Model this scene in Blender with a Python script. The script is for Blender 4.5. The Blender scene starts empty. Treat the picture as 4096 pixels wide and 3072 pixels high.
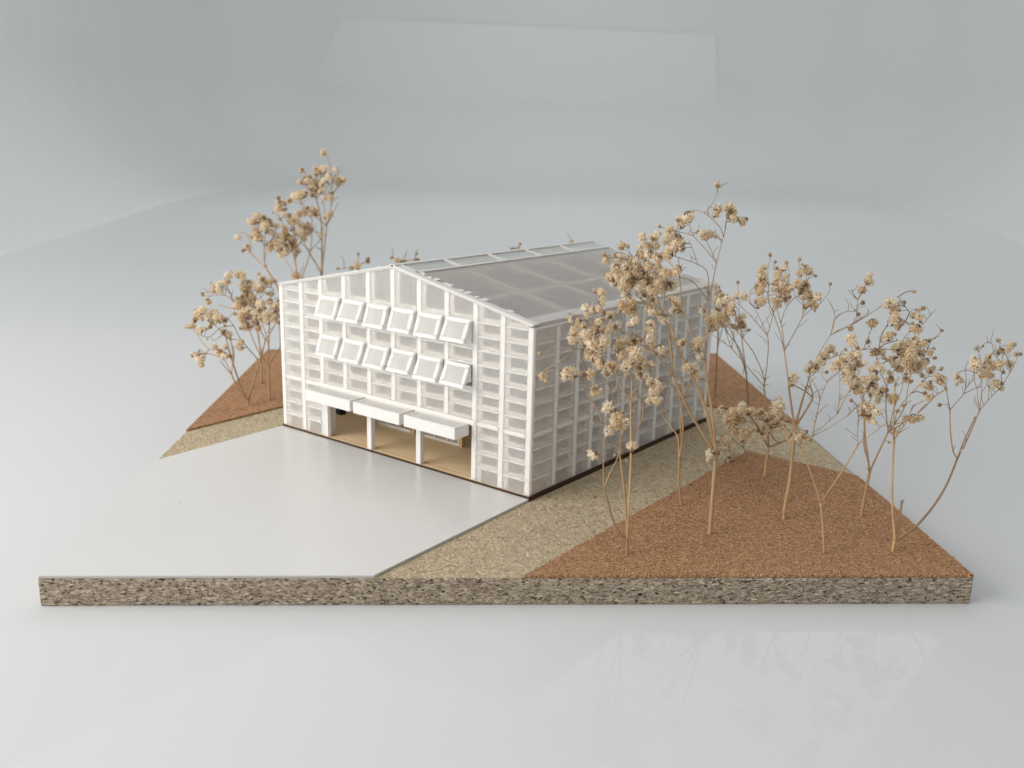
import bpy, bmesh, math, random
import numpy as np
from mathutils import Vector, Matrix, Euler, noise
random.seed(7)
RNG = np.random.default_rng(11)

# ------------------------------------------------------------------ camera, world, lights, exposure
sc = bpy.context.scene
sc.unit_settings.scale_length = 0.28          # the model house is one unit (28 cm) wide
COL = sc.collection
CAM_LOC = Vector((1.42700559, -1.93172582, 0.915658152))
CAM_ROT = Euler((1.32236986, -0.0229567235, 0.663331673), 'XYZ')
F_PX = 3858.75
cam_d = bpy.data.cameras.new("camera"); cam = bpy.data.objects.new("camera", cam_d); COL.objects.link(cam)
cam.location = CAM_LOC; cam.rotation_euler = CAM_ROT
cam_d.sensor_width = 36; cam_d.lens = F_PX / 4096 * 36
cam_d.clip_start = 0.02; cam_d.clip_end = 200
cam_d.dof.use_dof = True; cam_d.dof.focus_distance = 2.42; cam_d.dof.aperture_fstop = 2.6
sc.camera = cam
CAM_M = CAM_ROT.to_matrix(); FWD = CAM_M @ Vector((0, 0, -1)); RIGHT = CAM_M @ Vector((1, 0, 0))
FH = Vector((FWD.x, FWD.y, 0)).normalized(); RH = Vector((FH.y, -FH.x, 0))    # level forward / right

w = bpy.data.worlds.new("World"); sc.world = w; w.use_nodes = True
w.node_tree.nodes['Background'].inputs[0].default_value = (0.965, 0.985, 0.99, 1)
w.node_tree.nodes['Background'].inputs[1].default_value = 0.56

def area_light(name, loc, target, sx, sy, power, color):
    d = bpy.data.lights.new(name, 'AREA'); d.shape = 'RECTANGLE'; d.size = sx; d.size_y = sy
    d.energy = power; d.color = color
    o = bpy.data.objects.new(name, d); COL.objects.link(o); o.location = loc
    o.rotation_euler = (Vector(target) - Vector(loc)).to_track_quat('-Z', 'Y').to_euler(); return o
# a big soft window to the left, a little behind the camera, and a soft overhead light over the set
KEY = Vector((CAM_LOC.x, CAM_LOC.y, 0)) + RH * -5.0 + FH * 0.6
area_light("window_light", (KEY.x, KEY.y, 2.3), (-0.5, 0.4, 0.1), 4.8, 4.4, 335, (1.0, 0.97, 0.93))
TOP = Vector((CAM_LOC.x, CAM_LOC.y, 0)) + FH * 13.0
area_light("overhead_softbox", (TOP.x, TOP.y, 7.5), (TOP.x, TOP.y, 0), 9.0, 14.0, 330, (0.95, 0.98, 1.0))

sc.view_settings.view_transform = 'Standard'; sc.view_settings.look = 'None'
sc.view_settings.exposure = 0.06; sc.view_settings.gamma = 1.0
sc.render.engine = 'CYCLES'
cy = sc.cycles
cy.use_denoising = True; cy.use_adaptive_sampling = False
cy.max_bounces = 14; cy.diffuse_bounces = 6; cy.glossy_bounces = 4; cy.transmission_bounces = 12; cy.transparent_max_bounces = 12
cy.caustics_refractive = True; cy.caustics_reflective = False; cy.sample_clamp_indirect = 10.0; cy.blur_glossy = 0.5

# ------------------------------------------------------------------ helpers
def tag(o, label=None, cat=None, group=None, kind=None):
    if label: o['label'] = label
    if cat: o['category'] = cat
    if group: o['group'] = group
    if kind: o['kind'] = kind
    return o
def empty(name, loc=(0, 0, 0)):
    o = bpy.data.objects.new(name, None); o.empty_display_size = 0.05; o.location = loc; COL.objects.link(o); return o
def mesh(name, verts, faces, mats, parent=None, smooth=False, midx=None):
    if len(faces) == 6 and len(verts) == 8:     # boxes: keep the faces looking outwards
        vol = 0.0; vv = [Vector(q) for q in verts]
        for fc in faces:
            for k in range(1, len(fc) - 1): vol += vv[fc[0]].dot(vv[fc[k]].cross(vv[fc[k + 1]]))
        if vol < 0: faces = [tuple(reversed(fc)) for fc in faces]
    me = bpy.data.meshes.new(name); me.from_pydata([tuple(v) for v in verts], [], faces)
    for m in (mats if isinstance(mats, (list, tuple)) else [mats]): me.materials.append(m)
    if midx is not None: me.polygons.foreach_set('material_index', midx)
    if smooth: me.polygons.foreach_set('use_smooth', [True] * len(me.polygons))
    me.update()
    o = bpy.data.objects.new(name, me); COL.objects.link(o)
    if parent is not None:
        o.parent = parent
        if parent.type == 'EMPTY' or True:
            o.matrix_parent_inverse = Matrix.Translation(-world_loc(parent))
    return o
def world_loc(o):
    v = Vector(o.location)
    if o.parent is not None: v = v + o.matrix_parent_inverse.translation + world_loc(o.parent)
    return v
BOXF = [(0, 3, 2, 1), (4, 5, 6, 7), (0, 1, 5, 4), (1, 2, 6, 5), (2, 3, 7, 6), (3, 0, 4, 7)]
def boxv(x0, x1, y0, y1, z0, z1):
    return [(x0, y0, z0), (x1, y0, z0), (x1, y1, z0), (x0, y1, z0), (x0, y0, z1), (x1, y0, z1), (x1, y1, z1), (x0, y1, z1)]
def box(name, x0, x1, y0, y1, z0, z1, mat, parent=None, bevel=0.0):
    o = mesh(name, boxv(x0, x1, y0, y1, z0, z1), BOXF, mat, parent)
    if bevel: add_bevel(o, bevel)
    return o
def add_bevel(o, wd, seg=2):
    b = o.modifiers.new("bevel", 'BEVEL'); b.width = wd; b.segments = seg; b.limit_method = 'ANGLE'; return o
def prism(name, pts, z0, z1, mat, parent=None, bevel=0.0):
    n = len(pts)
    v = [(p[0], p[1], z0) for p in pts] + [(p[0], p[1], z1) for p in pts]
    f = [tuple(range(n - 1, -1, -1)), tuple(range(n, 2 * n))] + [(i, (i + 1) % n, n + (i + 1) % n, n + i) for i in range(n)]
    o = mesh(name, v, f, mat, parent)
    if bevel: add_bevel(o, bevel)
    return o
def hexa(name, bot, top, mat, parent=None, bevel=0.0):      # any box from four + four corners
    o = mesh(name, list(bot) + list(top), BOXF, mat, parent)
    if bevel: add_bevel(o, bevel)
    return o

# ------------------------------------------------------------------ materials
def newmat(name):
    m = bpy.data.materials.new(name); m.use_nodes = True; nt = m.node_tree; nt.nodes.clear()
    out = nt.nodes.new('ShaderNodeOutputMaterial')
    return m, nt, out
class N:
    """tiny node helper"""
    def __init__(s, nt): s.nt = nt
    def n(s, t, **k):
        nd = s.nt.nodes.new(t)
        for a, b in k.items(): setattr(nd, a, b)
        return nd
    def l(s, a, b): s.nt.links.new(a, b)
def setin(nd, **k):
    for a, b in k.items(): nd.inputs[a.replace('_', ' ')].default_value = b
def ramp(h, fac, stops, interp='LINEAR'):
    r = h.n('ShaderNodeValToRGB'); r.color_ramp.interpolation = interp
    e = r.color_ramp.elements
    while len(e) < len(stops): e.new(0.5)
    for el, (p, c) in zip(e, stops): el.position = p; el.color = (*c, 1)
    h.l(fac, r.inputs[0]); return r.outputs[0]
def coords(h, scale=(1, 1, 1), rot=(0, 0, 0)):
    tc = h.n('ShaderNodeTexCoord'); mp = h.n('ShaderNodeMapping')
    mp.inputs['Scale'].default_value = scale; mp.inputs['Rotation'].default_value = rot
    h.l(tc.outputs['Object'], mp.inputs['Vector']); return mp.outputs[0]
def mixc(h, fac, a, b, mode='MIX'):
    m = h.n('ShaderNodeMix', data_type='RGBA', blend_type=mode)
    for sock, v in ((m.inputs[0], fac), (m.inputs[6], a), (m.inputs[7], b)):
        if hasattr(v, 'links'): h.l(v, sock)
        elif isinstance(v, (int, float)): sock.default_value = v
        else: sock.default_value = (*v, 1)
    return m.outputs[2]
def tex_noise(h, vec, scale, detail=4, rough=.55):
    n = h.n('ShaderNodeTexNoise'); setin(n, Scale=scale, Detail=detail, Roughness=rough)
    h.l(vec, n.inputs['Vector']); return n.outputs['Fac']
def tex_vor(h, vec, scale, feature='F1'):
    n = h.n('ShaderNodeTexVoronoi', feature=feature); setin(n, Scale=scale)
    h.l(vec, n.inputs['Vector']); return n
def sep_x(h, col):
    s = h.n('ShaderNodeSeparateColor'); h.l(col, s.inputs[0]); return s.outputs[0]
def bump(h, height, strength, dist):
    b = h.n('ShaderNodeBump'); setin(b, Strength=strength, Distance=dist); h.l(height, b.inputs['Height']); return b.outputs[0]
def principled(h, out, col, rough=.6, spec=.4, normal=None, **k):
    p = h.n('ShaderNodeBsdfPrincipled')
    if hasattr(col, 'links'): h.l(col, p.inputs['Base Color'])
    else: p.inputs['Base Color'].default_value = (*col, 1)
    if hasattr(rough, 'links'): h.l(rough, p.inputs['Roughness'])
    else: p.inputs['Roughness'].default_value = rough
    p.inputs['Specular IOR Level'].default_value = spec
    if normal is not None: h.l(normal, p.inputs['Normal'])
    for a, b in k.items(): p.inputs[a.replace('_', ' ')].default_value = b
    h.l(p.outputs[0], out.inputs[0]); return p

BOARD_A = math.radians(40.8)                  # the base board is turned this much against the house
def mat_flakes(name, stretch, cols, scale, hole=.0, rot=0.0, bumpd=.004):
    m, nt, out = newmat(name); h = N(nt)
    warp = coords(h, (1, 1, 1), (0, 0, rot))
    nz = h.n('ShaderNodeTexNoise'); setin(nz, Scale=35.0, Detail=2.0); h.l(warp, nz.inputs['Vector'])
    va = h.n('ShaderNodeVectorMath', operation='SCALE'); va.inputs['Scale'].default_value = .02; h.l(nz.outputs['Color'], va.inputs[0])
    vb = h.n('ShaderNodeVectorMath', operation='ADD'); h.l(warp, vb.inputs[0]); h.l(va.outputs[0], vb.inputs[1])
    outs = []
    for ang in ((0.0, .9) if hole == 0 else (0.0, 0.0)):
        mp = h.n('ShaderNodeMapping'); mp.vector_type = 'POINT'
        mp.inputs['Rotation'].default_value = (0, 0, ang); h.l(vb.outputs[0], mp.inputs[0])
        mp2 = h.n('ShaderNodeMapping'); mp2.inputs['Scale'].default_value = stretch; mp2.inputs['Location'].default_value = (ang * 3 + len(outs) * .37, 1.7, .3)
        h.l(mp.outputs[0], mp2.inputs[0])
        outs.append(tex_vor(h, mp2.outputs[0], scale * (1 if not outs else 1.6)))
    sel = h.n('ShaderNodeMath', operation='GREATER_THAN'); sel.inputs[1].default_value = .5
    h.l(tex_noise(h, vb.outputs[0], 90.0, 2), sel.inputs[0])
    c = mixc(h, sel.outputs[0], outs[0].outputs['Color'], outs[1].outputs['Color'])
    base = ramp(h, sep_x(h, c), cols)
    d = mixc(h, sel.outputs[0], outs[0].outputs['Distance'], outs[1].outputs['Distance'])
    fine = tex_noise(h, vb.outputs[0], 260.0, 5)
    base = mixc(h, .35, base, ramp(h, fine, [(.25, (.35, .35, .35)), (.8, (1, 1, 1))]), 'MULTIPLY')
    height = d
    if hole:
        mp = h.n('ShaderNodeMapping'); mp.inputs['Scale'].default_value = (85, 85, 190); h.l(vb.outputs[0], mp.inputs[0])
        hn = tex_noise(h, mp.outputs[0], 1.0, 3, .6)
        hm = ramp(h, hn, [(hole - .05, (0, 0, 0)), (hole, (1, 1, 1))])
        base = mixc(h, hm, (.035, .022, .014), base)
        height = mixc(h, .7, d, hm)
    principled(h, out, base, .8, .2, bump(h, height, .8, bumpd)); return m
M = {}
M['board_top'] = mat_flakes('particleboard face', (.35, 1.5, 1), [(0, (0.420, 0.329, 0.208)), (.3, (0.530, 0.428, 0.285)), (.65, (0.620, 0.512, 0.348)), (1, (0.740, 0.620, 0.433))], 120.0, 0, BOARD_A, .0025)
M['board_edge'] = mat_flakes('particleboard edge', (.35, .35, 1.6), [(0, (0.246, 0.189, 0.138)), (.35, (0.414, 0.329, 0.250)), (.7, (0.526, 0.432, 0.332)), (1, (0.672, 0.572, 0.449))], 200.0, .415, BOARD_A, .005)
def mat_island(name, cols, rough=.8, spec=.2, extra=0.0):
    m, nt, out = newmat(name); h = N(nt)
    g = h.n('ShaderNodeNewGeometry'); c = ramp(h, g.outputs['Random Per Island'], cols)
    fine = tex_noise(h, coords(h), 300.0, 3)
    c = mixc(h, .4, c, ramp(h, fine, [(.25, (.5, .5, .5)), (.8, (1, 1, 1))]), 'MULTIPLY')
    principled(h, out, c, rough, spec); return m
M['board_chip'] = mat_island('loose wood chips', [(0, (0.360, 0.273, 0.162)), (.25, (0.530, 0.423, 0.276)), (.7, (0.660, 0.550, 0.378)), (.95, (0.780, 0.658, 0.468)), (1, (0.160, 0.103, 0.060))])
M['edge_chip'] = mat_island('torn edge chips', [(0, (0.157, 0.108, 0.075)), (.2, (0.392, 0.308, 0.225)), (.75, (0.549, 0.454, 0.345)), (1, (0.694, 0.594, 0.460))])
def mat_cork():
    m, nt, out = newmat('cork'); h = N(nt)
    v0 = coords(h)
    nz = h.n('ShaderNodeTexNoise'); setin(nz, Scale=60.0, Detail=2.0); h.l(v0, nz.inputs['Vector'])
    va = h.n('ShaderNodeVectorMath', operation='SCALE'); va.inputs['Scale'].default_value = .012; h.l(nz.outputs['Color'], va.inputs[0])
    vb = h.n('ShaderNodeVectorMath', operation='ADD'); h.l(v0, vb.inputs[0]); h.l(va.outputs[0], vb.inputs[1])
    v = tex_vor(h, vb.outputs[0], 190.0); v2 = tex_vor(h, vb.outputs[0], 190.0, 'DISTANCE_TO_EDGE')
    c = ramp(h, sep_x(h, v.outputs['Color']), [(0, (0.304, 0.146, 0.070)), (.3, (0.437, 0.237, 0.119)), (.7, (0.522, 0.301, 0.160)), (1, (0.627, 0.396, 0.230))])
    edge = ramp(h, v2.outputs['Distance'], [(0.0, (.45, .4, .36)), (.09, (1, 1, 1))])
    c = mixc(h, .8, c, edge, 'MULTIPLY')
    spot = ramp(h, tex_noise(h, vb.outputs[0], 170.0, 3), [(.30, (.25, .2, .17)), (.40, (1, 1, 1))])
    c = mixc(h, .85, c, spot, 'MULTIPLY')
    patch = ramp(h, tex_noise(h, v0, 6.0, 3), [(.3, (.82, .82, .84)), (.7, (1.08, 1.0, .96))])
    c = mixc(h, .6, c, patch, 'MULTIPLY')
    principled(h, out, c, .85, .15, bump(h, v2.outputs['Distance'], .9, .003)); return m
M['cork'] = mat_cork()
M['cork_chip'] = mat_island('cork granules', [(0, (0.133, 0.060, 0.029)), (.12, (0.342, 0.176, 0.082)), (.55, (0.494, 0.280, 0.143)), (.9, (0.589, 0.361, 0.205)), (1, (0.703, 0.482, 0.312))])
def mat_plain(name, col, rough, spec=.4, nscale=0, namt=.0, bumpd=0.0):
    m, nt, out = newmat(name); h = N(nt)
    c = col; nrm = None
    if nscale:
        nf = tex_noise(h, coords(h), nscale, 4)
        c = mixc(h, namt, col, ramp(h, nf, [(.3, tuple(x * .8 for x in col)), (.7, tuple(min(1, x * 1.08) for x in col))]))
        if bumpd: nrm = bump(h, nf, .4, bumpd)
    principled(h, out, c, rough, spec, nrm); return m
def mat_card():
    m, nt, out = newmat('satin white card'); h = N(nt); v = coords(h)
    c = ramp(h, tex_noise(h, v, 3.0, 4), [(.3, (.672, .658, .642)), (.7, (.688, .675, .66))])
    sp = tex_vor(h, v, 9.0); c = mixc(h, .75, c, ramp(h, sp.outputs['Distance'], [(.014, (.45, .42, .39)), (.022, (1, 1, 1))]), 'MULTIPLY')
    rg = h.n('ShaderNodeMapRange'); setin(rg, From_Min=.3, From_Max=.7, To_Min=.27, To_Max=.30); h.l(tex_noise(h, v, 5.0, 5), rg.inputs[0])
    principled(h, out, c, rg.outputs[0], .42); return m
M['white_board'] = mat_card()
M['card_edge'] = mat_plain('card cut edge', (.52, .49, .45), .7, .2)
M['burnt'] = mat_plain('laser burnt plywood edge', (.052, .024, .012), .7, .25, 60.0, .7)
M['black'] = mat_plain('matt black card', (.012, .011, .011), .5, .3)
M['inner'] = mat_plain('warm grey wall baffle', (.62, .55, .485), .7, .3, 20.0, .4)
M['baffle'] = mat_plain('grey ceiling board', (.22, .20, .18), .7, .3, 20.0, .4)
M['timber'] = mat_plain('pale timber strip', (.62, .42, .23), .6, .3, 40.0, .5)
def mat_ply():
    m, nt, out = newmat('birch plywood'); h = N(nt)
    g = tex_noise(h, coords(h, (3, 60, 10)), 2.0, 5, .6); b = tex_noise(h, coords(h), 5.0, 3)
    c = ramp(h, g, [(.25, (.74, .53, .31)), (.55, (.84, .635, .39)), (.8, (.88, .70, .46))])
    c = mixc(h, .35, c, ramp(h, b, [(.3, (.8, .76, .7)), (.7, (1, 1, 1))]), 'MULTIPLY')
    principled(h, out, c, .5, .35); return m
M['ply'] = mat_ply()
def mat_frost(name, body, rough, tint, refl=.03, ior=1.4):
    """sand-blasted acrylic: scatters what lies behind it and has a milky body of its own"""
    m, nt, out = newmat(name); h = N(nt)
    rf = h.n('ShaderNodeBsdfGlass'); rf.distribution = 'MULTI_GGX'; setin(rf, Roughness=rough, IOR=ior); rf.inputs[0].default_value = (*tint, 1)
    tr = h.n('ShaderNodeBsdfTranslucent'); tr.inputs[0].default_value = (*tint, 1)
    df = h.n('ShaderNodeBsdfDiffuse'); df.inputs[0].default_value = (*tint, 1)
    bd = h.n('ShaderNodeMixShader'); bd.inputs[0].default_value = .5; h.l(tr.outputs[0], bd.inputs[1]); h.l(df.outputs[0], bd.inputs[2])
    mx = h.n('ShaderNodeMixShader'); h.l(rf.outputs[0], mx.inputs[1]); h.l(bd.outputs[0], mx.inputs[2])
    cl = tex_noise(h, coords(h), 9.0, 4)
    mr = h.n('ShaderNodeMapRange'); setin(mr, From_Min=.3, From_Max=.7, To_Min=body * .85, To_Max=body * 1.15); h.l(cl, mr.inputs[0]); h.l(mr.outputs[0], mx.inputs[0])
    gl = h.n('ShaderNodeBsdfGlossy'); setin(gl, Roughness=.32)
    m2 = h.n('ShaderNodeMixShader'); m2.inputs[0].default_value = refl; h.l(mx.outputs[0], m2.inputs[1]); h.l(gl.outputs[0], m2.inputs[2])
    h.l(m2.outputs[0], out.inputs[0]); return m
M['frost'] = mat_frost('frosted acrylic', .30, .60, (.998, .990, .976), .0)
M['frost_milk'] = mat_frost('milky sash acrylic', .52, .60, (.998, .988, .972), .0)
M['frost_roof'] = mat_frost('frosted roof acrylic', .045, .50, (.915, .897, .877), .006)
M['frost_sky'] = mat_frost('frosted skylight acrylic', .2, .4, (.96, .975, .965), .02)
def mat_acrylic(name, col, tr_amt=.3, rough=.35):
    m, nt, out = newmat(name); h = N(nt)
    p = h.n('ShaderNodeBsdfPrincipled'); p.inputs['Base Color'].default_value = (*col, 1); p.inputs['Roughness'].default_value = rough
    nf = tex_noise(h, coords(h), 140.0, 3); h.l(bump(h, nf, .15, .0015), p.inputs['Normal'])
    tr = h.n('ShaderNodeBsdfTranslucent'); tr.inputs[0].default_value = (*col, 1)
    mx = h.n('ShaderNodeMixShader'); mx.inputs[0].default_value = tr_amt
    h.l(p.outputs[0], mx.inputs[1]); h.l(tr.outputs[0], mx.inputs[2]); h.l(mx.outputs[0], out.inputs[0]); return m
M['acrylic'] = mat_acrylic('opal white acrylic', (.82, .80, .765), .10)
M['opal'] = mat_acrylic('opal sheet', (.74, .72, .69), .15)
def mat_sss(name, col, scale):
    m, nt, out = newmat(name); h = N(nt)
    p = principled(h, out, col, .4, .35)
    setin(p, Subsurface_Weight=1.0, Subsurface_Scale=scale); p.inputs['Subsurface Radius'].default_value = (1, .97, .93); return m
M['fin'] = mat_sss('opal acrylic that light seeps through', (.80, .775, .735), .020)
def mat_floor():
    m, nt, out = newmat('glossy white set floor'); h = N(nt)
    v = coords(h); nf = tex_noise(h, v, .7, 3)
    c = ramp(h, nf, [(.3, (.642, .656, .66)), (.7, (.652, .662, .662))])
    sp = tex_vor(h, v, 1.6); s = ramp(h, sp.outputs['Distance'], [(.006, (.35, .34, .33)), (.009, (1, 1, 1))])
    c = mixc(h, .8, c, s, 'MULTIPLY')
    rg = h.n('ShaderNodeMapRange'); setin(rg, From_Min=.3, From_Max=.7, To_Min=.02, To_Max=.03); h.l(nf, rg.inputs[0])
    principled(h, out, c, rg.outputs[0], .055); return m
M['floor'] = mat_floor()
def mat_wall():
    m, nt, out = newmat('white sweep fabric'); h = N(nt)
    nf = tex_noise(h, coords(h), .25, 4)
    c = ramp(h, nf, [(.3, (.645, .66, .662)), (.7, (.66, .67, .668))])
    principled(h, out, c, .85, .15, bump(h, tex_noise(h, coords(h, (1, 1, .5)), .9, 3), .25, .25)); return m
M['wall'] = mat_wall()
M['pale_rect'] = mat_plain('plain off-white', (.692, .70, .698), .8, .2)
def mat_stem():
    m, nt, out = newmat('dry stem'); h = N(nt)
    oi = h.n('ShaderNodeObjectInfo'); nf = tex_noise(h, coords(h, (1, 1, .3)), 40.0, 4)
    a = ramp(h, oi.outputs['Random'], [(0, (.33, .21, .11)), (.5, (.44, .285, .145)), (1, (.54, .36, .18))])
    c = mixc(h, .7, a, ramp(h, nf, [(.3, (.62, .56, .52)), (.7, (1.1, 1.05, 1.0))]), 'MULTIPLY')
    principled(h, out, c, .5, .4); return m
M['stem'] = mat_stem()
M['pedicel'] = mat_plain('dry flower stalk', (.20, .125, .075), .6, .3)
def mat_petal():
    m, nt, out = newmat('dry petals'); h = N(nt)
    g = h.n('ShaderNodeNewGeometry'); oi = h.n('ShaderNodeObjectInfo')
    a = ramp(h, g.outputs['Random Per Island'], [(0, (.60, .46, .31)), (.10, (.88, .77, .60)), (.55, (.96, .895, .77)), (1, (.98, .955, .89))])
    b = ramp(h, oi.outputs['Random'], [(0, (.90, .81, .66)), (.5, (1.0, .95, .86)), (1, (1.0, 1.0, .98))])
    c = mixc(h, 1.0, a, b, 'MULTIPLY')
    p = h.n('ShaderNodeBsdfPrincipled'); h.l(c, p.inputs['Base Color']); setin(p, Roughness=.75); p.inputs['Specular IOR Level'].default_value = .2
    tr = h.n('ShaderNodeBsdfTranslucent'); h.l(c, tr.inputs[0])
    mx = h.n('ShaderNodeMixShader'); mx.inputs[0].default_value = .5; h.l(p.outputs[0], mx.inputs[1]); h.l(tr.outputs[0], mx.inputs[2]); h.l(mx.outputs[0], out.inputs[0]); return m
M['petal'] = mat_petal()
M['sepal'] = mat_island('dry sepals', [(0, (.085, .045, .028)), (.5, (.19, .11, .06)), (1, (.32, .21, .12))], .65, .3)
M['bud'] = mat_island('dry bud', [(0, (.16, .095, .055)), (.5, (.32, .215, .12)), (1, (.55, .43, .28))], .65, .3)

# ------------------------------------------------------------------ the set: glossy floor and white sweep
Z_FLOOR = -0.0755
def set_pt(r, f, z): p = Vector((CAM_LOC.x, CAM_LOC.y, 0)) + RH * r + FH * f; return (p.x, p.y, z)
plan = [(-6.8, -5), (-6.8, -2), (-6.4, 2.5), (-3.95, 6.6), (-4.4, 10), (-5.0, 14), (-5.2, 17), (-5.15, 19), (-4.8, 20.15), (-4.2, 20.6), (-2, 20.6), (0, 20.6), (2.5, 20.6), (4.8, 20.6),
        (5.8, 20.3), (6.5, 19.4), (6.8, 17.8), (6.7, 15.5), (6.3, 13), (5.5, 10.5), (4.95, 8.5), (4.6, 6), (4.3, 2), (4.0, -2), (3.8, -5)]
P2 = np.array(plan)
cx = np.array([0.6, 6.0]); inner = P2.copy()
nrm = []
for i in range(len(P2)):
    a = P2[max(0, i - 1)]; b = P2[min(len(P2) - 1, i + 1)]; t = (b - a) / np.linalg.norm(b - a); nrm.append((t[1], -t[0]))
nrm = np.array(nrm)                            # points inwards (to the right of the way round)
fverts = [set_pt(0.5, 6, Z_FLOOR)] + [set_pt(q[0], q[1], Z_FLOOR) for q in P2]
ffaces = [(0, i + 1, i) for i in range(1, len(P2))] + [(0, 1, len(P2))]
tag(mesh('floor', fverts, ffaces, M['floor']), kind='structure')
R = 2.2; wv = []; rows = [(R * (1 - math.sin(t)), R * (1 - math.cos(t))) for t in np.linspace(0, math.pi / 2, 12)] + [(0, 3), (-.1, 6), (-.2, 9)]
for off, hgt in rows:
    for q, n_ in zip(P2, nrm):
        s = off - R
        wv.append(set_pt(q[0] + n_[0] * s, q[1] + n_[1] * s, Z_FLOOR + hgt + .002))
L = len(P2); wf = []
for r_ in range(len(rows) - 1):
    for i in range(L - 1): wf.append((r_ * L + i, r_ * L + i + 1, (r_ + 1) * L + i + 1, (r_ + 1) * L + i))
tag(mesh('backdrop', wv, wf, M['wall'], smooth=True), kind='structure')

def unproj_z(u, v, z):
    d = CAM_M @ Vector(((u - 2048) / F_PX, -(v - 1536) / F_PX, -1)); t = (z - CAM_LOC.z) / d.z; return CAM_LOC + d * t
def at_depth(u, v, dep):                       # photo point at a distance along the view axis
    return CAM_LOC + (CAM_M @ Vector(((u - 2048) / F_PX, -(v - 1536) / F_PX, -1))) * dep

def on_wall(u, v, f):                          # photo point on an upright plane f in front of the camera
    d = CAM_M @ Vector(((u - 2048) / F_PX, -(v - 1536) / F_PX, -1)); return CAM_LOC + d * (f / d.dot(FH))
pq = [on_wall(1231, 393, 22.77), on_wall(2870, 454, 22.77), on_wall(2865, 139, 22.77), on_wall(1361, 70, 22.77)]  # corners of a thin panel, slightly paler than the sweep
tag(mesh('pale_panel', pq + [q + FH * .02 for q in pq], [(0, 1, 2, 3), (7, 6, 5, 4), (0, 4, 5, 1), (1, 5, 6, 2), (2, 6, 7, 3), (3, 7, 4, 0)], M['pale_rect']),
    'large pale rectangle on the backdrop high behind the house', 'paper sheet')
# ------------------------------------------------------------------ base board
Z_TOP = -0.0125; Z_BOT = -0.0745
FL = Vector((-.511, -1.052)); FR = Vector((1.032, .284)); BR = Vector((-.465, 2.030)); BL = Vector((-1.966, .6956))
UD = (FR - FL).normalized(); VD = (BL - FL).normalized(); BW = (FR - FL).length; BD = (BL - FL).length
board = empty('base_board', (FL.x, FL.y, Z_BOT))
tag(board, 'thick square particleboard base with rough flaky edges under the whole model', 'base board')
def inset(p, q):  return p + (q - p).normalized() * .002
prism('core', [FL, FR, BR, BL], Z_BOT, Z_TOP - .0006, M['board_edge'], board)
# the sawn front and right edges, with torn-out hollows (real relief)
def edge_relief(name, p0, p1, nu, nz):
    d = (p1 - p0); n = Vector((d.y, -d.x)).normalized(); v = []; f = []
    for j in range(nz + 1):
        z = Z_BOT + (Z_TOP - Z_BOT) * j / nz
        for i in range(nu + 1):
            p = p0 + d * (i / nu); s = d.length * i / nu
            a = noise.noise(Vector((s * 38, z * 150, 1.3))) * .6 + noise.noise(Vector((s * 90, z * 300, 7.1))) * .4
            rel = .0022 + .0035 * max(-.55, min(.35, a)) - (.006 * max(0, -a - .20) / .3)
            if j in (0, nz): rel = .0016
            v.append((p.x + n.x * rel, p.y + n.y * rel, z))
    for j in range(nz):
        for i in range(nu): f.append((j * (nu + 1) + i, j * (nu + 1) + i + 1, (j + 1) * (nu + 1) + i + 1, (j + 1) * (nu + 1) + i))
    return mesh(name, v, f, M['board_edge'], board)
edge_relief('sawn_edge', FL, FR, 900, 26)
edge_relief('sawn_edge', FR, BR, 500, 14)
prism('face_sheet', [FL, FR, BR, BL], Z_TOP - .0005, Z_TOP, M['board_top'], board)
def in_poly(px, py, poly):
    c = np.ones(len(px), bool); n = len(poly)
    for i in range(n):
        a = poly[i]; b = poly[(i + 1) % n]; c &= ((b[0] - a[0]) * (py - a[1]) - (b[1] - a[1]) * (px - a[0])) >= 0
    return c
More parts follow.
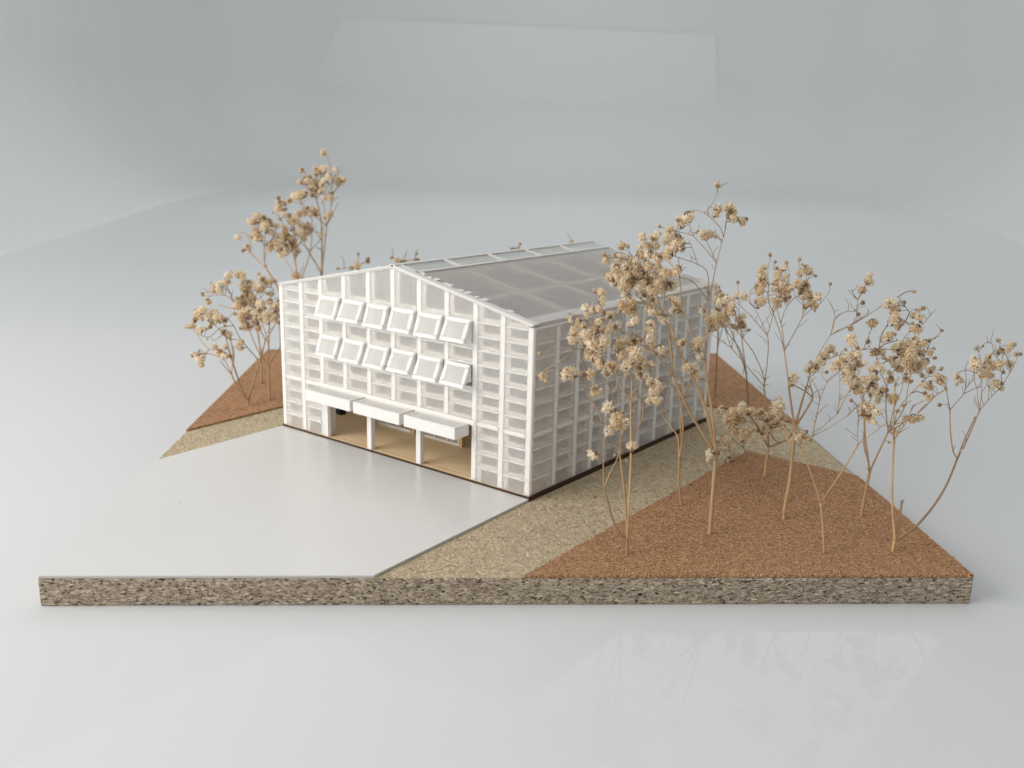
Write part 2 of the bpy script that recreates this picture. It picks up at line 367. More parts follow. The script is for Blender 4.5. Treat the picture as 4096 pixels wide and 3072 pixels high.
def flakes(name, n, polys, z, lmin, lmax, asp, mat, parent, lift=.0006, tilt=.12, power=2.0):
    """thin irregular chips lying on a surface, one mesh"""
    allp = np.array([q for pl in polys for q in pl]); lo = allp.min(0); hi = allp.max(0)
    pts = []; tot = 0
    while tot < n:
        q = RNG.uniform(lo, hi, (n * 2, 2)); ok = np.zeros(len(q), bool)
        for pl in polys: ok |= in_poly(q[:, 0], q[:, 1], pl)
        # thin out towards the back, where chips are too small to see
        dist = np.hypot(q[:, 0] - CAM_LOC.x, q[:, 1] - CAM_LOC.y)
        ok &= RNG.random(len(q)) < np.clip((2.0 / dist) ** power, 0, 1)
        pts.append(q[ok]); tot += ok.sum()
    c = np.concatenate(pts)[:n]; ang = RNG.uniform(0, 2 * np.pi, n); ln = lmin + (lmax - lmin) * RNG.random(n) ** 2.5; wd = ln * RNG.uniform(*asp, n)
    shape = np.array([(-.5, -.1), (-.2, -.5), (.3, -.42), (.5, .05), (.2, .5), (-.32, .42)])
    k = len(shape); s = shape[None] * (1 + RNG.uniform(-.35, .35, (n, k, 1)))
    x = s[..., 0] * ln[:, None]; y = s[..., 1] * wd[:, None]
    tx = RNG.normal(0, tilt, n)[:, None]; ty = RNG.normal(0, tilt, n)[:, None]
    zz = z + lift * RNG.uniform(.3, 1.3, n)[:, None] + np.abs(x * tx + y * ty) * .8 
    X = c[:, 0:1] + x * np.cos(ang)[:, None] - y * np.sin(ang)[:, None]; Y = c[:, 1:2] + x * np.sin(ang)[:, None] + y * np.cos(ang)[:, None]
    V = np.stack([X, Y, zz], -1).reshape(-1, 3)
    me = bpy.data.meshes.new(name); me.vertices.add(n * k); me.vertices.foreach_set('co', V.astype(np.float32).ravel())
    me.loops.add(n * k); me.loops.foreach_set('vertex_index', np.arange(n * k, dtype=np.int32))
    me.polygons.add(n); me.polygons.foreach_set('loop_start', np.arange(0, n * k, k, dtype=np.int32)); me.polygons.foreach_set('loop_total', np.full(n, k, np.int32))
    me.materials.append(mat); me.update(calc_edges=True); me.validate()
    o = bpy.data.objects.new(name, me); COL.objects.link(o); o.parent = parent; o.matrix_parent_inverse = Matrix.Translation(-world_loc(parent)); o['kind'] = 'stuff'; return o
CORK_F = [(.275, -.391), (1.034, .2635), (.616, .767), (.612, .783), (.262, .783)]
def board_line(p, q, x=None, y=None):           # where a board side meets x = const or y = const
    d = q - p; t = (x - p.x) / d.x if x is not None else (y - p.y) / d.y; return p + d * t
cA = board_line(FL, FR, x=.272) ; cB = board_line(FR, BR, y=.783)
CORK_F = [tuple(cA), tuple(FR + UD * .002), tuple(cB), (.262, .783)]
lA = board_line(FL, BL, x=-1.19)
CORK_L = [tuple(lA), (-1.19, 1.20), tuple(board_line(BL, BR, y=1.20)), tuple(BL)]
bA = board_line(FR, BR, y=1.195)
CORK_B = [tuple(bA), tuple(BR), tuple(board_line(BL, BR, y=1.215)), (-1.18, 1.195)]
wA = board_line(FL, FR, x=.024); wB = board_line(FL, BL, x=-.997)
WHITE = [tuple(FL), tuple(wA), (.002, -.002), (-1.002, -.002), tuple(wB)]
PATH_R = [tuple(wA), tuple(cA), (.262, .783), (0, 1.0)]
flakes('wood_chips', 15000, [PATH_R, [(0, .78), tuple(cB), tuple(bA), (0, 1.19)], [tuple(wB), (-1.0, 0), (-1.0, .4), (-1.19, .4), tuple(lA)]],
       Z_TOP, .004, .019, (.10, .28), M['board_chip'], board, .0004, .06)
# torn chips on the sawn front edge
def edge_chips(n):
    v = []; f = []
    nn = Vector((UD.y, -UD.x))
    for i in range(n):
        s = random.random() * BW; z = Z_BOT + .002 + random.random() * (Z_TOP - Z_BOT - .004); ln = .003 + .013 * random.random() ** 3; hh = ln * random.uniform(.12, .35)
        o_ = .0012 + random.random() * .0028; b0 = len(v); tl = random.uniform(-.25, .25)
        for (a, b) in ((-.5, -.2), (-.1, -.5), (.4, -.35), (.5, .15), (.1, .5), (-.35, .4)):
            a *= random.uniform(.8, 1.2); b *= random.uniform(.7, 1.3)
            u = s + a * ln; p = FL + UD * max(0, min(BW, u)) + nn * (o_ + random.uniform(-.0006, .0012))
            v.append((p.x, p.y, max(Z_BOT, min(Z_TOP, z + b * hh + a * ln * tl))))
        f.append(tuple(range(b0, b0 + 6)))
    o = mesh('edge_chips', v, f, M['edge_chip'], board); o['kind'] = 'stuff'
edge_chips(7000)

card = empty('white_card', (FL.x, FL.y, Z_TOP))
tag(card, 'large smooth white card forming the forecourt before the house', 'card sheet')
prism('card_core', WHITE, Z_TOP + .0003, Z_TOP + .0052, M['card_edge'], card)
prism('card_face', [Vector(q) for q in WHITE], Z_TOP + .0053, Z_TOP + .0068, M['white_board'], card)
for poly, label, dens in ((CORK_F, 'brown cork sheet at the front right corner carrying most of the sprigs', 42000),
                          (CORK_L, 'brown cork sheet behind the left side of the house', 4000),
                          (CORK_B, 'brown cork sheet along the rear edge right of the house', 2500)):
    ck = empty('cork_sheet', (poly[0][0], poly[0][1], Z_TOP)); tag(ck, label, 'cork sheet', 'cork sheets glued on the base board')
    prism('cork_layer', poly, Z_TOP + .0003, Z_TOP + .0066, M['cork'], ck)
    ctr = sum((Vector(q) for q in poly), Vector((0, 0))) / len(poly)
    flakes('cork_granules', dens, [[tuple(ctr + (Vector(q) - ctr) * .997) for q in poly]], Z_TOP + .0066, .002, .007, (.35, .85), M['cork_chip'], ck, .0004, .07)
Z_CORK = Z_TOP + .0066
# crumbly front rim of the cork
def rim_granules():
    v = []; f = []; parent = [o for o in COL.objects if o.name == 'cork_sheet'][0]
    a = Vector(CORK_F[0]); b = Vector(CORK_F[1]); c = Vector(CORK_F[2]); nn = 0
    for p0, p1, cnt in ((a, b, 900), (b, c, 500), (Vector(CORK_F[3]), a, 700)):
        d = p1 - p0; n_ = Vector((d.y, -d.x)).normalized()
        for i in range(cnt):
            q = p0 + d * random.random() + n_ * random.uniform(-.002, .0012); z = Z_TOP + random.uniform(.001, .0066); r = random.uniform(.0015, .0034)
            b0 = len(v); R3 = Euler([random.uniform(0, 6.28) for _ in range(3)]).to_matrix()
            for t in ((1, 0, 0), (-1, 0, 0), (0, .8, 0), (0, -.8, 0), (0, 0, .7), (0, 0, -.7)):
                w3 = R3 @ Vector(t) * r; v.append((q.x + w3.x, q.y + w3.y, z + w3.z))
            for t in ((0, 2, 4), (2, 1, 4), (1, 3, 4), (3, 0, 4), (2, 0, 5), (1, 2, 5), (3, 1, 5), (0, 3, 5)): f.append(tuple(b0 + x for x in t))
    o = mesh('rim_granules', v, f, M['cork_chip'], parent); o['kind'] = 'stuff'
rim_granules()

# ------------------------------------------------------------------ the translucent house
HE = .4578; HA = .5615; LEN = 1.012
def roof_z(x): return HE + (HA - HE) * (1 - abs(x + .5) / .5)
house = empty('model_house', (-.5, .5, Z_TOP))
tag(house, 'white frosted acrylic house model with gabled roof, tilted windows and gridded walls', 'model building')
T = .006                                        # sheet thickness
COLX = [-1.0, -.9052, -.8151, -.7119, -.6078, -.5081, -.4055, -.3029, -.2005, -.1070, -.0156]   # left faces of the front fins
FW = .0158
ROWS = [.0405, .0825, .1235, .1635, .2085, .2475, .2885, .3285, .3695, .4070, .4455]
# plinth and floor
ring = []
box('plinth', -1.004, .004, -.003, LEN + .004, Z_TOP, -.0008, M['burnt'], house)
box('plinth_top', -.9995, -.0005, .0004, .0195, -.0006, -.0002, M['ply'], house)
box('floor_plate', -.99, -.01, .0222, LEN - .006, -.0006, .0000, M['ply'], house)

def sheet_cells(name, xs, zs_fn, holes, y_out, y_in, mat, axis='x'):
    """a flat sheet built from cells, some left open; zs_fn gives heights per breakpoint, so the top can follow a gable"""
    n = len(xs); m = len(zs_fn(xs[0])); v = []; f = []
    for y in (y_out, y_in):
        for x in xs:
            for z in zs_fn(x): v.append((x, y, z) if axis == 'x' else (y, x, z))
    idx = lambda s, i, j: s * n * m + i * m + j
    solid = lambda i, j: 0 <= i < n - 1 and 0 <= j < m - 1 and not holes(i, j)
    for i in range(n - 1):
        for j in range(m - 1):
            if not solid(i, j): continue
            f.append((idx(0, i, j), idx(0, i + 1, j), idx(0, i + 1, j + 1), idx(0, i, j + 1)))
            f.append((idx(1, i, j), idx(1, i, j + 1), idx(1, i + 1, j + 1), idx(1, i + 1, j)))
            if not solid(i, j - 1): f.append((idx(0, i, j), idx(1, i, j), idx(1, i + 1, j), idx(0, i + 1, j)))
            if not solid(i, j + 1): f.append((idx(0, i, j + 1), idx(0, i + 1, j + 1), idx(1, i + 1, j + 1), idx(1, i, j + 1)))
            if not solid(i - 1, j): f.append((idx(0, i, j), idx(0, i, j + 1), idx(1, i, j + 1), idx(1, i, j)))
            if not solid(i + 1, j): f.append((idx(0, i + 1, j), idx(1, i + 1, j), idx(1, i + 1, j + 1), idx(0, i + 1, j + 1)))
    o = mesh(name, v, f, mat, house)
    bm = bmesh.new(); bm.from_mesh(o.data); bmesh.ops.remove_doubles(bm, verts=bm.verts, dist=1e-6)
    loose = [q for q in bm.verts if not q.link_faces]; bmesh.ops.delete(bm, geom=loose, context='VERTS')
    bmesh.ops.recalc_face_normals(bm, faces=bm.faces); bm.to_mesh(o.data); bm.free(); return o
sheet_cells('rear_sheet', [-1.0, -.5, 0.0], lambda x: [0.0, roof_z(x) - .001], lambda i, j: False, LEN - T, LEN, M['frost'])
box('side_sheet', -1.0, -1.0 + T, T + .0005, LEN - T - .0005, 0.0, HE - .001, M['frost'], house)
# front fins (deep, standing behind the sheet)
D0 = .0003; FD = .046
def extruded(name, prof, lo, hi, mat):
    """prof = plan outline (counter-clockwise seen from the end of the axis); lo / hi turn a plan point into the two end points"""
    n = len(prof); v = [lo(q) for q in prof] + [hi(q) for q in prof]
    f = [tuple(range(n - 1, -1, -1)), tuple(range(n, 2 * n))] + [(k, (k + 1) % n, n + (k + 1) % n, n + k) for k in range(n)]
    o = mesh(name, v, f, mat, house)
    bm = bmesh.new(); bm.from_mesh(o.data); bmesh.ops.recalc_face_normals(bm, faces=bm.faces); bm.to_mesh(o.data); bm.free(); return o
FLARE = .017; SHELF_FLARE = .0115  # wedges added behind the panes, shaped to glow softly beside fins and shelves
def fin_front(x0, x1, z0, flare=FLARE):
    """front mullion: flush face between the panes, added wedge behind the pane tapering into the room"""
    x0 += random.uniform(-.0004, .0004)
    prof = [(x0, D0), (x1, D0), (x1, .0060), (x1 + flare, .0062), (x1 + flare * .30, .026), (x1, FD), (x0, FD)]
    return extruded('mullion', prof, lambda q: (q[0], q[1], z0), lambda q: (q[0], q[1], roof_z(q[0]) - .0046), M['fin'])
for i, c in enumerate(COLX):
    if i in (0, 10): continue
    if 3 <= i <= 7: fin_front(c, c + FW, .158)
    else: fin_front(c, c + FW, .0005)
for xa, xb in ((-1.0 + .0003, -.9842), (-.0156, -.0003)):   # corner posts
    if xb < -.5: fin_front(xa, xb, .0003)
    else: box('mullion', xa, xb, D0, .014, .0003, HE - .0046, M['fin'], house)
def wall_cells(kind, a, b, shelves, open_cells, top):
    """shelves and frosted panes of one bay; top(t) is the upper edge at the bay's two sides"""
    lines = []
    for z, th in shelves:
        z += random.uniform(-.0010, .0010); lines.append((z - th, z + th))
        prof = [(D0 + .0001, z - th), (FD - .001, z - th), (FD - .001, z + th * .6), (.026, z + th + SHELF_FLARE * .25), (.0062, z + th + SHELF_FLARE), (.0060, z + th), (D0 + .0001, z + th)]
        if kind == 'front': extruded('shelf', prof, lambda q: (a + .0003, q[0], q[1]), lambda q: (b - .0003, q[0], q[1]), M['fin'])
        else: extruded('shelf', prof, lambda q: (-q[0], a + .0003, q[1]), lambda q: (-q[0], b - .0003, q[1]), M['fin'])
    edges = [(0.0006, )] + lines
    for q in range(len(lines) + 1):
        lo = lines[q - 1][1] + .0002 if q else .0006
        last = q == len(lines)
        if q in open_cells: continue
        h0, h1 = (top[0], top[1]) if last else (lines[q][0] - .0002,) * 2
        g = .0002; d0, d1 = .0006, .0056
        if kind == 'front': p = [(a + g, d0, lo), (b - g, d0, lo), (b - g, d1, lo), (a + g, d1, lo)], [(a + g, d0, h0), (b - g, d0, h1), (b - g, d1, h1), (a + g, d1, h0)]
        else: p = [(-d0, a + g, lo), (-d0, b - g, lo), (-d1, b - g, lo), (-d1, a + g, lo)], [(-d0, a + g, h0), (-d0, b - g, h1), (-d1, b - g, h1), (-d1, a + g, h0)]
        hexa('pane', p[0], p[1], M['frost'], house)
for i in range(10):
    a = COLX[i] + FW; b = COLX[i + 1]
    if i == 0: a = -.9842
    top = (roof_z(a) - .0047, roof_z(b) - .0047)
    if 2 <= i <= 7: sh = [(.1635, .0065), (.2085, .0021), (.2495, .0030), (.3275, .0030), (.3705, .0030), (.4470, .0030)]; op = (0, 3, 5)
    else: sh = [(z, .0062 if abs(z - .1635) < .001 else .0025) for z in ROWS if z + .008 < min(top)]; op = ()
    wall_cells('front', a, b, sh, op, top)
# entrance: jambs and posts
box('post', -.8165, -.7862, .0005, .0165, 0.0, .157, M['acrylic'], house, .0012)
for x0, x1 in ((-.611, -.5925), (-.4092, -.3912)): box('post', x0, x1, -.0005, .0165, 0.0, .157, M['acrylic'], house, .0012)
box('post', -.2055, -.186, .0065, .0165, 0.0, .157, M['acrylic'], house, .0012)
box('lintel', -.815, -.190, -.0006, .034, .1555, .1705, M['acrylic'], house, .001)
# sloping edge strips of the gable, front and rear
for y0, y1 in ((D0 + .0001, .024), (LEN - .026, LEN - T - .001)):
    for s in (-1, 1):
        xa = -.5; xb = -.5 + s * (.5 - T - .001)
        bot = [(xa, y0, roof_z(xa) - .0042), (xb, y0, roof_z(xb) - .0042), (xb, y1, roof_z(xb) - .0042), (xa, y1, roof_z(xa) - .0042)]
        top = [(q[0], q[1], q[2] + .0034) for q in bot]
        if s < 0: bot = [bot[1], bot[0], bot[3], bot[2]]; top = [top[1], top[0], top[3], top[2]]
        hexa('gable_beam', bot, top, M['opal'], house)
# side walls: fins and shelves
SIDEY = [.0, .1035, .2010, .2800, .3560, .4480, .5470, .6470, .7510, .8200, .9210, LEN - .018]
for sx in (1, -1):
    xo = -.0003 if sx > 0 else -1.0 + T + .0006; xi = xo - sx * .036
    xa, xb = min(xo, xi), max(xo, xi)
    for k, y in enumerate(SIDEY):
        y1 = min(y + .018, LEN - T - .001)
        if k == 0: continue
        if sx > 0:
            prof = [(-D0, y), (-D0, y1), (-.037, y1), (-.037, y), (-.024, y - FLARE * .3), (-.0062, y - FLARE), (-.0060, y)]
            extruded('mullion', prof, lambda q: (q[0], q[1], .0005), lambda q: (q[0], q[1], HE - .012), M['fin'])
        else: box('mullion', xa, xb, y, y1, .0005, HE - .012, M['fin'], house)
    if sx > 0:
        for k in range(len(SIDEY) - 1):
            sh = [(z, .0062 if abs(z - .1635) < .001 else (.0055 if k == 3 and abs(z - .2085) < .001 else .0025)) for z in ROWS if z < .43]
            wall_cells('side', SIDEY[k] + (.018 if k else .0142), SIDEY[k + 1], sh, (), (HE - .0118, HE - .0118))
    box('eave_beam', xa, xb, .0144, LEN - T - .0012, HE - .0115, HE - .0045, M['acrylic'], house)
# inner rooms: mezzanine, partition, columns
box('mezzanine', -.955, -.045, .212, LEN - .05, .157, .169, M['acrylic'], house)
PY = .2035
box('light_baffle', -.066, -.060, .052, .205, -.0005, .156, M['inner'], house)  # boards added behind the side panes to block inside light and darken the cells
box('light_baffle', -.066, -.060, .216, LEN - .03, -.0005, .156, M['inner'], house)
box('light_baffle', -.066, -.060, .05, LEN - .03, .1695, HE - .03, M['inner'], house)
part = [(-.766, .004), (-.700, .003), (-.634, .003), (-.5745, .004), (-.523, .003), (-.470, .003), (-.424, .003), (-.352, .004), (-.290, .003), (-.228, .003), (-.16, .003), (-.09, .003), (-.05, .004)]
for x, wd in part:
    if x in (-.700, -.634): continue
    box('partition_post', x - wd, x + wd, PY, PY + .008, -.0005, .156, M['acrylic'], house)
box('partition_sill', -.762, -.626, PY, PY + .008, -.0005, .009, M['acrylic'], house)
for x0, x1 in ((-.5705, -.526), (-.52, -.473), (-.467, -.427), (-.348, -.293), (-.287, -.231), (-.225, -.163), (-.157, -.093)):
    box('partition_rail', x0, x1, PY + .001, PY + .007, -.0005, .006, M['acrylic'], house)
    box('partition_pane', x0 + .0003, x1 - .0003, PY + .003, PY + .0055, .0065, .155, M['frost'], house)
for x in (-.612, -.411): box('timber_post', x - .0055, x + .0055, PY - .004, PY + .008, -.0005, .156, M['timber'], house)
box('partition_wall', -.97, -.80, .232, .238, -.0005, .156, M['frost'], house)
for x in (-.866, -.76): box('inner_column', x - .008, x + .008, .245, .261, -.0005, .156, M['acrylic'], house)
for x in (-.75, -.5, -.25):
    for y in (.42, .62, .82): box('inner_column', x - .008, x + .008, y, y + .016, -.0005, .156, M['acrylic'], house)
# canopies over the entrance
for x0, x1, dz in ((-.8165, -.6185, .0), (-.6055, -.4165, -.001), (-.3995, -.2085, 0.0)):
    cn = box('canopy', x0, x1, -.0605, -.0008, .1265 + dz, .1555 + dz, M['acrylic'], house, .0018)
    f0, f1 = .1557 + dz, .1608 + dz
    box('canopy_rim', x0, x1, -.0605, -.0535, f0, f1, M['acrylic'], cn, .0008)
    box('canopy_rim', x0, x1, -.0085, -.0008, f0, f1, M['acrylic'], cn, .0008)
    for xa, xb in ((x0, x0 + .010), (x1 - .010, x1)): box('canopy_rim', xa, xb, -.0533, -.0087, f0, f1, M['acrylic'], cn, .0008)
    box('canopy_panel', x0 + .0102, x1 - .0102, -.0533, -.0087, f0, f1 - .0012, M['opal'], cn)
# twelve windows tilted out at the foot
def sash(x0, x1, ztop, hgt, out):
    th = .0100; a = math.atan2(out, math.sqrt(hgt * hgt - out * out)); b = .0105
    R_ = Matrix.Rotation(-a, 4, 'X')
    o = empty('window', ((x0 + x1) / 2, -.0012, ztop)); o.parent = house; o.matrix_parent_inverse = Matrix.Translation(-world_loc(house))
    jig = lambda: random.uniform(-.0007, .0007)
    def piece(nm, xa, xb, za, zb, ya, yb, mat, bev=.0006):
        c = (x0 + x1) / 2
        v = [R_ @ Vector((q[0] - c + (jig() if mat is M['fin'] else 0), q[1], q[2] + (jig() if mat is M['fin'] else 0))) for q in boxv(xa, xb, ya, yb, za, zb)]
        me_o = mesh(nm, v, BOXF, mat, None); me_o.parent = o
        if bev: add_bevel(me_o, bev)
        return me_o
    piece('sash_bar', x0, x1, -b, 0, -th, 0, M['fin']); piece('sash_bar', x0, x1, -hgt, -hgt + b, -th, 0, M['fin'])
    piece('sash_bar', x0, x0 + b, -hgt + b, -b, -th, 0, M['fin']); piece('sash_bar', x1 - b, x1, -hgt + b, -b, -th, 0, M['fin'])
    for k_, xc in enumerate((x0 + .0012, x1 - .0012)):
        cut = 1.0 if k_ == 0 or random.random() < .6 else .72
        yb = out * cut; zb = -hgt * math.cos(a) * cut
        c_ = mesh('cheek', [(xc - .0010, -.0008, -.004), (xc + .0010, -.0008, -.004), (xc - .0010, -.0008, zb), (xc + .0010, -.0008, zb), (xc - .0010, -yb + .001, zb - .001), (xc + .0010, -yb + .001, zb - .001)],
                  [(0, 2, 3, 1), (2, 4, 5, 3), (4, 0, 1, 5), (0, 4, 2), (1, 3, 5)], M['fin'], None)
        c_.parent = o
        for q in c_.data.vertices: q.co.x -= (x0 + x1) / 2
    piece('pane', x0 + b - .0004, x1 - b + .0004, -hgt + b - .0004, -b + .0004, -th + .0006, -th + .0044, M['frost_milk'], 0)
    return o
for zt in (.4445, .3240):
    for i in range(2, 8):
        sash(COLX[i] + FW + .001, COLX[i + 1] - .0015, zt + random.uniform(-.0012, .0012), .0665 + random.uniform(-.001, .001), .0265 + random.uniform(-.004, .004))
# roof: sheets, rafters, purlin, skylights
def slope_pt(s, y, up, side):                   # s = 0 at the eave, 1 at the ridge
    x = -.5 * s if side > 0 else -1 + .5 * s
    n = Vector((side * (HA - HE), 0, .5)).normalized(); return Vector((x, y, HE + (HA - HE) * s)) + n * up
def slope_box(name, s0, s1, y0, y1, u0, u1, mat, parent, side=1, bevel=0):
    b = [slope_pt(s0, y0, u0, side), slope_pt(s0, y1, u0, side), slope_pt(s1, y1, u0, side), slope_pt(s1, y0, u0, side)]
    t = [slope_pt(s0, y0, u1, side), slope_pt(s0, y1, u1, side), slope_pt(s1, y1, u1, side), slope_pt(s1, y0, u1, side)]
    if side < 0: b = [b[1], b[0], b[3], b[2]]; t = [t[1], t[0], t[3], t[2]]
    o = hexa(name, b, t, mat, parent)
    if bevel: add_bevel(o, bevel)
    return o
RAFT = [.2100, .4150, .6080, .8030]
for side in (1, -1):
    roof = slope_box('roof_panel', .0, .848, .0225, LEN - .002, 0.0, .0045, M['frost_roof'], house, side)
    slope_box('eave_strip', .0, .078, .023, LEN - .004, -.0030, -.0004, M['acrylic'], house, side)
    slope_box('eave_sheet', .0, .074, .0228, LEN - .003, .0048, .0062, M['frost_milk'], house, side)
    slope_box('verge_strip', .0, .992, -.001, .0222, .0, .0046, M['opal'], house, side)
    for y in RAFT:
        slope_box('rafter', .03, .845, y - .0095, y + .0095, -.024, -.0005, M['acrylic'], house, side)
        slope_box('skylight_bar', .855, .985, y - .008, y + .008, .0028, .0068, M['opal'], house, side, .0006)
    slope_box('roof_baffle', .14, .845, .06, LEN - .04, -.040, -.036, M['baffle'], house, side)  # added below the roof sheet so the panels between rafters look darker
    slope_box('purlin', .380, .415, .026, LEN - .03, -.0105, -.0005, M['acrylic'], house, side)
    slope_box('skylight_sill', .842, .862, .0225, LEN - .002, .0047, .0066, M['opal'], house, side)
    slope_box('ridge_strip', .980, 1.002, .0, LEN, .0047, .0072, M['opal'], house, side)
    ys = [.0225] + RAFT + [LEN - .002]
    for k in range(5):
        a = ys[k] + (.0083 if k else .0015); b = ys[k + 1] - (.0083 if k < 4 else .0015)
        pn = slope_box('skylight', .8635, .979, a, b, .0005, .0040, M['frost_sky'], house, side)
        if k < 2:
            for q in (1, 2):
                yy = a + (b - a) * q / 3; slope_box('glazing_bar', .866, .976, yy - .002, yy + .002, -.004, .0002, M['acrylic'], pn, side)
slope_box('verge_edge', .845, .985, .0225, .030, .0048, .0066, M['opal'], house, 1)
# bits of glued tab left along the front verge
for s0, s1, y0, y1 in ((.80, .835, .0225, .034), (.742, .765, .018, .028), (.70, .728, .0215, .036), (.60, .652, .0225, .0335), (.512, .545, .018, .031), (.47, .50, .023, .038), (.405, .428, .022, .030), (.35, .386, .0215, .036), (.17, .205, .0225, .031)):
    o = slope_box('glue_tab', s0, s1, y0, y1, .0048, .0062 + random.uniform(0, .0012), M['acrylic'], house, 1)
    for vtx in o.data.vertices: vtx.co.y += random.uniform(-.003, .003)

# small black piece lying inside, by the left wall
bo = mesh('black_offcut', [(-.972, .196, -.001), (-.938, .190, -.001), (-.934, .212, -.001), (-.968, .216, -.001), (-.968, .198, .026), (-.945, .193, .030), (-.940, .209, .022), (-.966, .212, .024),
     (-.985, .190, .010), (-.985, .194, .016)], [(0, 3, 2, 1), (4, 5, 6, 7), (0, 1, 5, 4), (1, 2, 6, 5), (2, 3, 7, 6), (3, 0, 8), (0, 4, 9, 8), (3, 8, 9, 7), (4, 7, 9)], M['black'])
tag(bo, 'tiny black offcut lying on the timber floor inside the entrance', 'offcut')

# ------------------------------------------------------------------ dried flower sprigs
def flower_mesh(name, npet, seed, openness):
    r = random.Random(seed); v = []; f = []; mi = []
    n1 = int(npet * .85)
    for k in range(npet + n1):
        radial = k >= npet; kk = k - npet if radial else k; n_ = n1 if radial else npet
        z = 1 - (kk + .5) / n_ * openness; a = kk * 2.39996 + r.uniform(-.5, .5) + (1.1 if radial else 0); q = math.sqrt(max(0, 1 - z * z))
        d = Vector((q * math.cos(a), q * math.sin(a), z + .1)).normalized()
        side = d.cross(Vector((r.uniform(-1, 1), r.uniform(-1, 1), r.uniform(-1, 1)))).normalized(); up = d.cross(side); b0 = len(v)
        if radial:                               # thin frilled edges standing out
            ln = r.uniform(.85, 1.38); wd = r.uniform(.06, .14); curl = r.uniform(-.3, .3)
            for t, ww in ((.45, .8), (.78, 1.0), (1.0, .55)):
                c = d * ln * t + up * curl * t * t
                v += [c - side * wd * ww, c + up * r.uniform(.0, .07), c + side * wd * ww]
        else:                                    # crumpled petals lying round the head
            c = d * r.uniform(.60, 1.0); tilt = r.uniform(.1, .9); up2 = (up * math.cos(tilt) + d * math.sin(tilt)).normalized(); nn = side.cross(up2)
            if nn.dot(d) < 0: nn = -nn
            sz = r.uniform(.15, .30)
            for t in (-1, 0, 1):
                for u in (-1, 0, 1):
                    e = abs(t * u)
                    v.append(c + (side * u * (.8 - .15 * e) + up2 * t * (.9 - .12 * e)) * sz * r.uniform(.85, 1.15) + nn * (.10 - .16 * (t * t + u * u) * .5 + r.uniform(-.05, .05)))
        for j in range(2):
            for i2 in (0, 1): p0 = b0 + j * 3 + i2; f.append((p0, p0 + 1, p0 + 4, p0 + 3)); mi.append(0)
    for k in range(5):                           # sepals
        a = k * 1.2566 + r.uniform(-.2, .2); o_ = Vector((math.cos(a), math.sin(a), 0)); s_ = Vector((-math.sin(a), math.cos(a), 0)); b0 = len(v)
        for rr, zz, ww in ((.06, -.72, .08), (.30, -.60, .15), (.56, -.34, .13), (.72, -.05, .02)): v += [o_ * rr - s_ * ww + Vector((0, 0, zz)), o_ * rr + s_ * ww + Vector((0, 0, zz))]
        for j in range(3): f.append((b0 + 2 * j, b0 + 2 * j + 1, b0 + 2 * j + 3, b0 + 2 * j + 2)); mi.append(1)
    me = bpy.data.meshes.new(name); me.from_pydata([tuple(x) for x in v], [], f); me.materials.append(M['petal']); me.materials.append(M['sepal'])
    me.polygons.foreach_set('material_index', mi); me.polygons.foreach_set('use_smooth', [True] * len(mi)); me.update(); return me
def bud_mesh(name, seed):
    r = random.Random(seed); v = []; f = []; mi = []
    for k in range(6):
        a = k * 1.0472 + r.uniform(-.15, .15); b0 = len(v)
        for z, rr in ((-1, .12), (-.55, .72), (.05, .95), (.6, .66), (1.0, .12)):
            for da in (-.62, 0, .62):
                q = rr * (1.0 if da == 0 else .86); v.append((q * math.cos(a + da), q * math.sin(a + da), z))
        for j in range(4):
            for i in range(2): p = b0 + j * 3 + i; f.append((p, p + 1, p + 4, p + 3)); mi.append(0)
    for k in range(5):
        a = r.uniform(0, 6.28); b0 = len(v); o_ = Vector((math.cos(a), math.sin(a), 0)) * .2; s_ = Vector((-math.sin(a), math.cos(a), 0)) * .25
        for x in (o_ - s_ + Vector((0, 0, .8)), o_ + s_ + Vector((0, 0, .8)), o_ * 2 + Vector((0, 0, 1.5)) ): v.append(x)
        f.append((b0, b0 + 1, b0 + 2)); mi.append(1)
    me = bpy.data.meshes.new(name); me.from_pydata([tuple(x) for x in v], [], f); me.materials.append(M['bud']); me.materials.append(M['petal'])
    me.polygons.foreach_set('material_index', mi); me.polygons.foreach_set('use_smooth', [True] * len(mi)); me.update(); return me
FLW = [flower_mesh('flower', n_, 40 + i, op) for i, (n_, op) in enumerate(((56, 1.6), (64, 1.7), (48, 1.4), (66, 1.85), (44, 1.2), (58, 1.6)))]
BUD = [bud_mesh('bud', 90 + i) for i in range(3)]

def tube(pts, rad, nseg=6, bracts=()):
    v = []; f = []; n = len(pts); pts = [Vector(p) for p in pts]
    ref = Vector((.3, .9, .1))
    for i, p in enumerate(pts):
        t = (pts[min(n - 1, i + 1)] - pts[max(0, i - 1)]).normalized()
        s = t.cross(ref); s = s.normalized() if s.length > 1e-4 else Vector((1, 0, 0)); u = s.cross(t)
        for k in range(nseg):
            a = 2 * math.pi * k / nseg; v.append(p + (s * math.cos(a) + u * math.sin(a)) * rad[i])
    for i in range(n - 1):
        for k in range(nseg): f.append((i * nseg + k, i * nseg + (k + 1) % nseg, (i + 1) * nseg + (k + 1) % nseg, (i + 1) * nseg + k))
    f.append(tuple(range(nseg - 1, -1, -1))); f.append(tuple((n - 1) * nseg + k for k in range(nseg)))
    for p, d, ln in bracts:                      # little pointed leaves at a knuckle
        b0 = len(v); s = d.cross(Vector((random.uniform(-1, 1), random.uniform(-1, 1), .2))).normalized() * ln * .22
        v += [p - s, p + s, p + d * ln * .6 + s * .7, p + d * ln]; f.append((b0, b0 + 1, b0 + 2, b0 + 3))
    return v, f
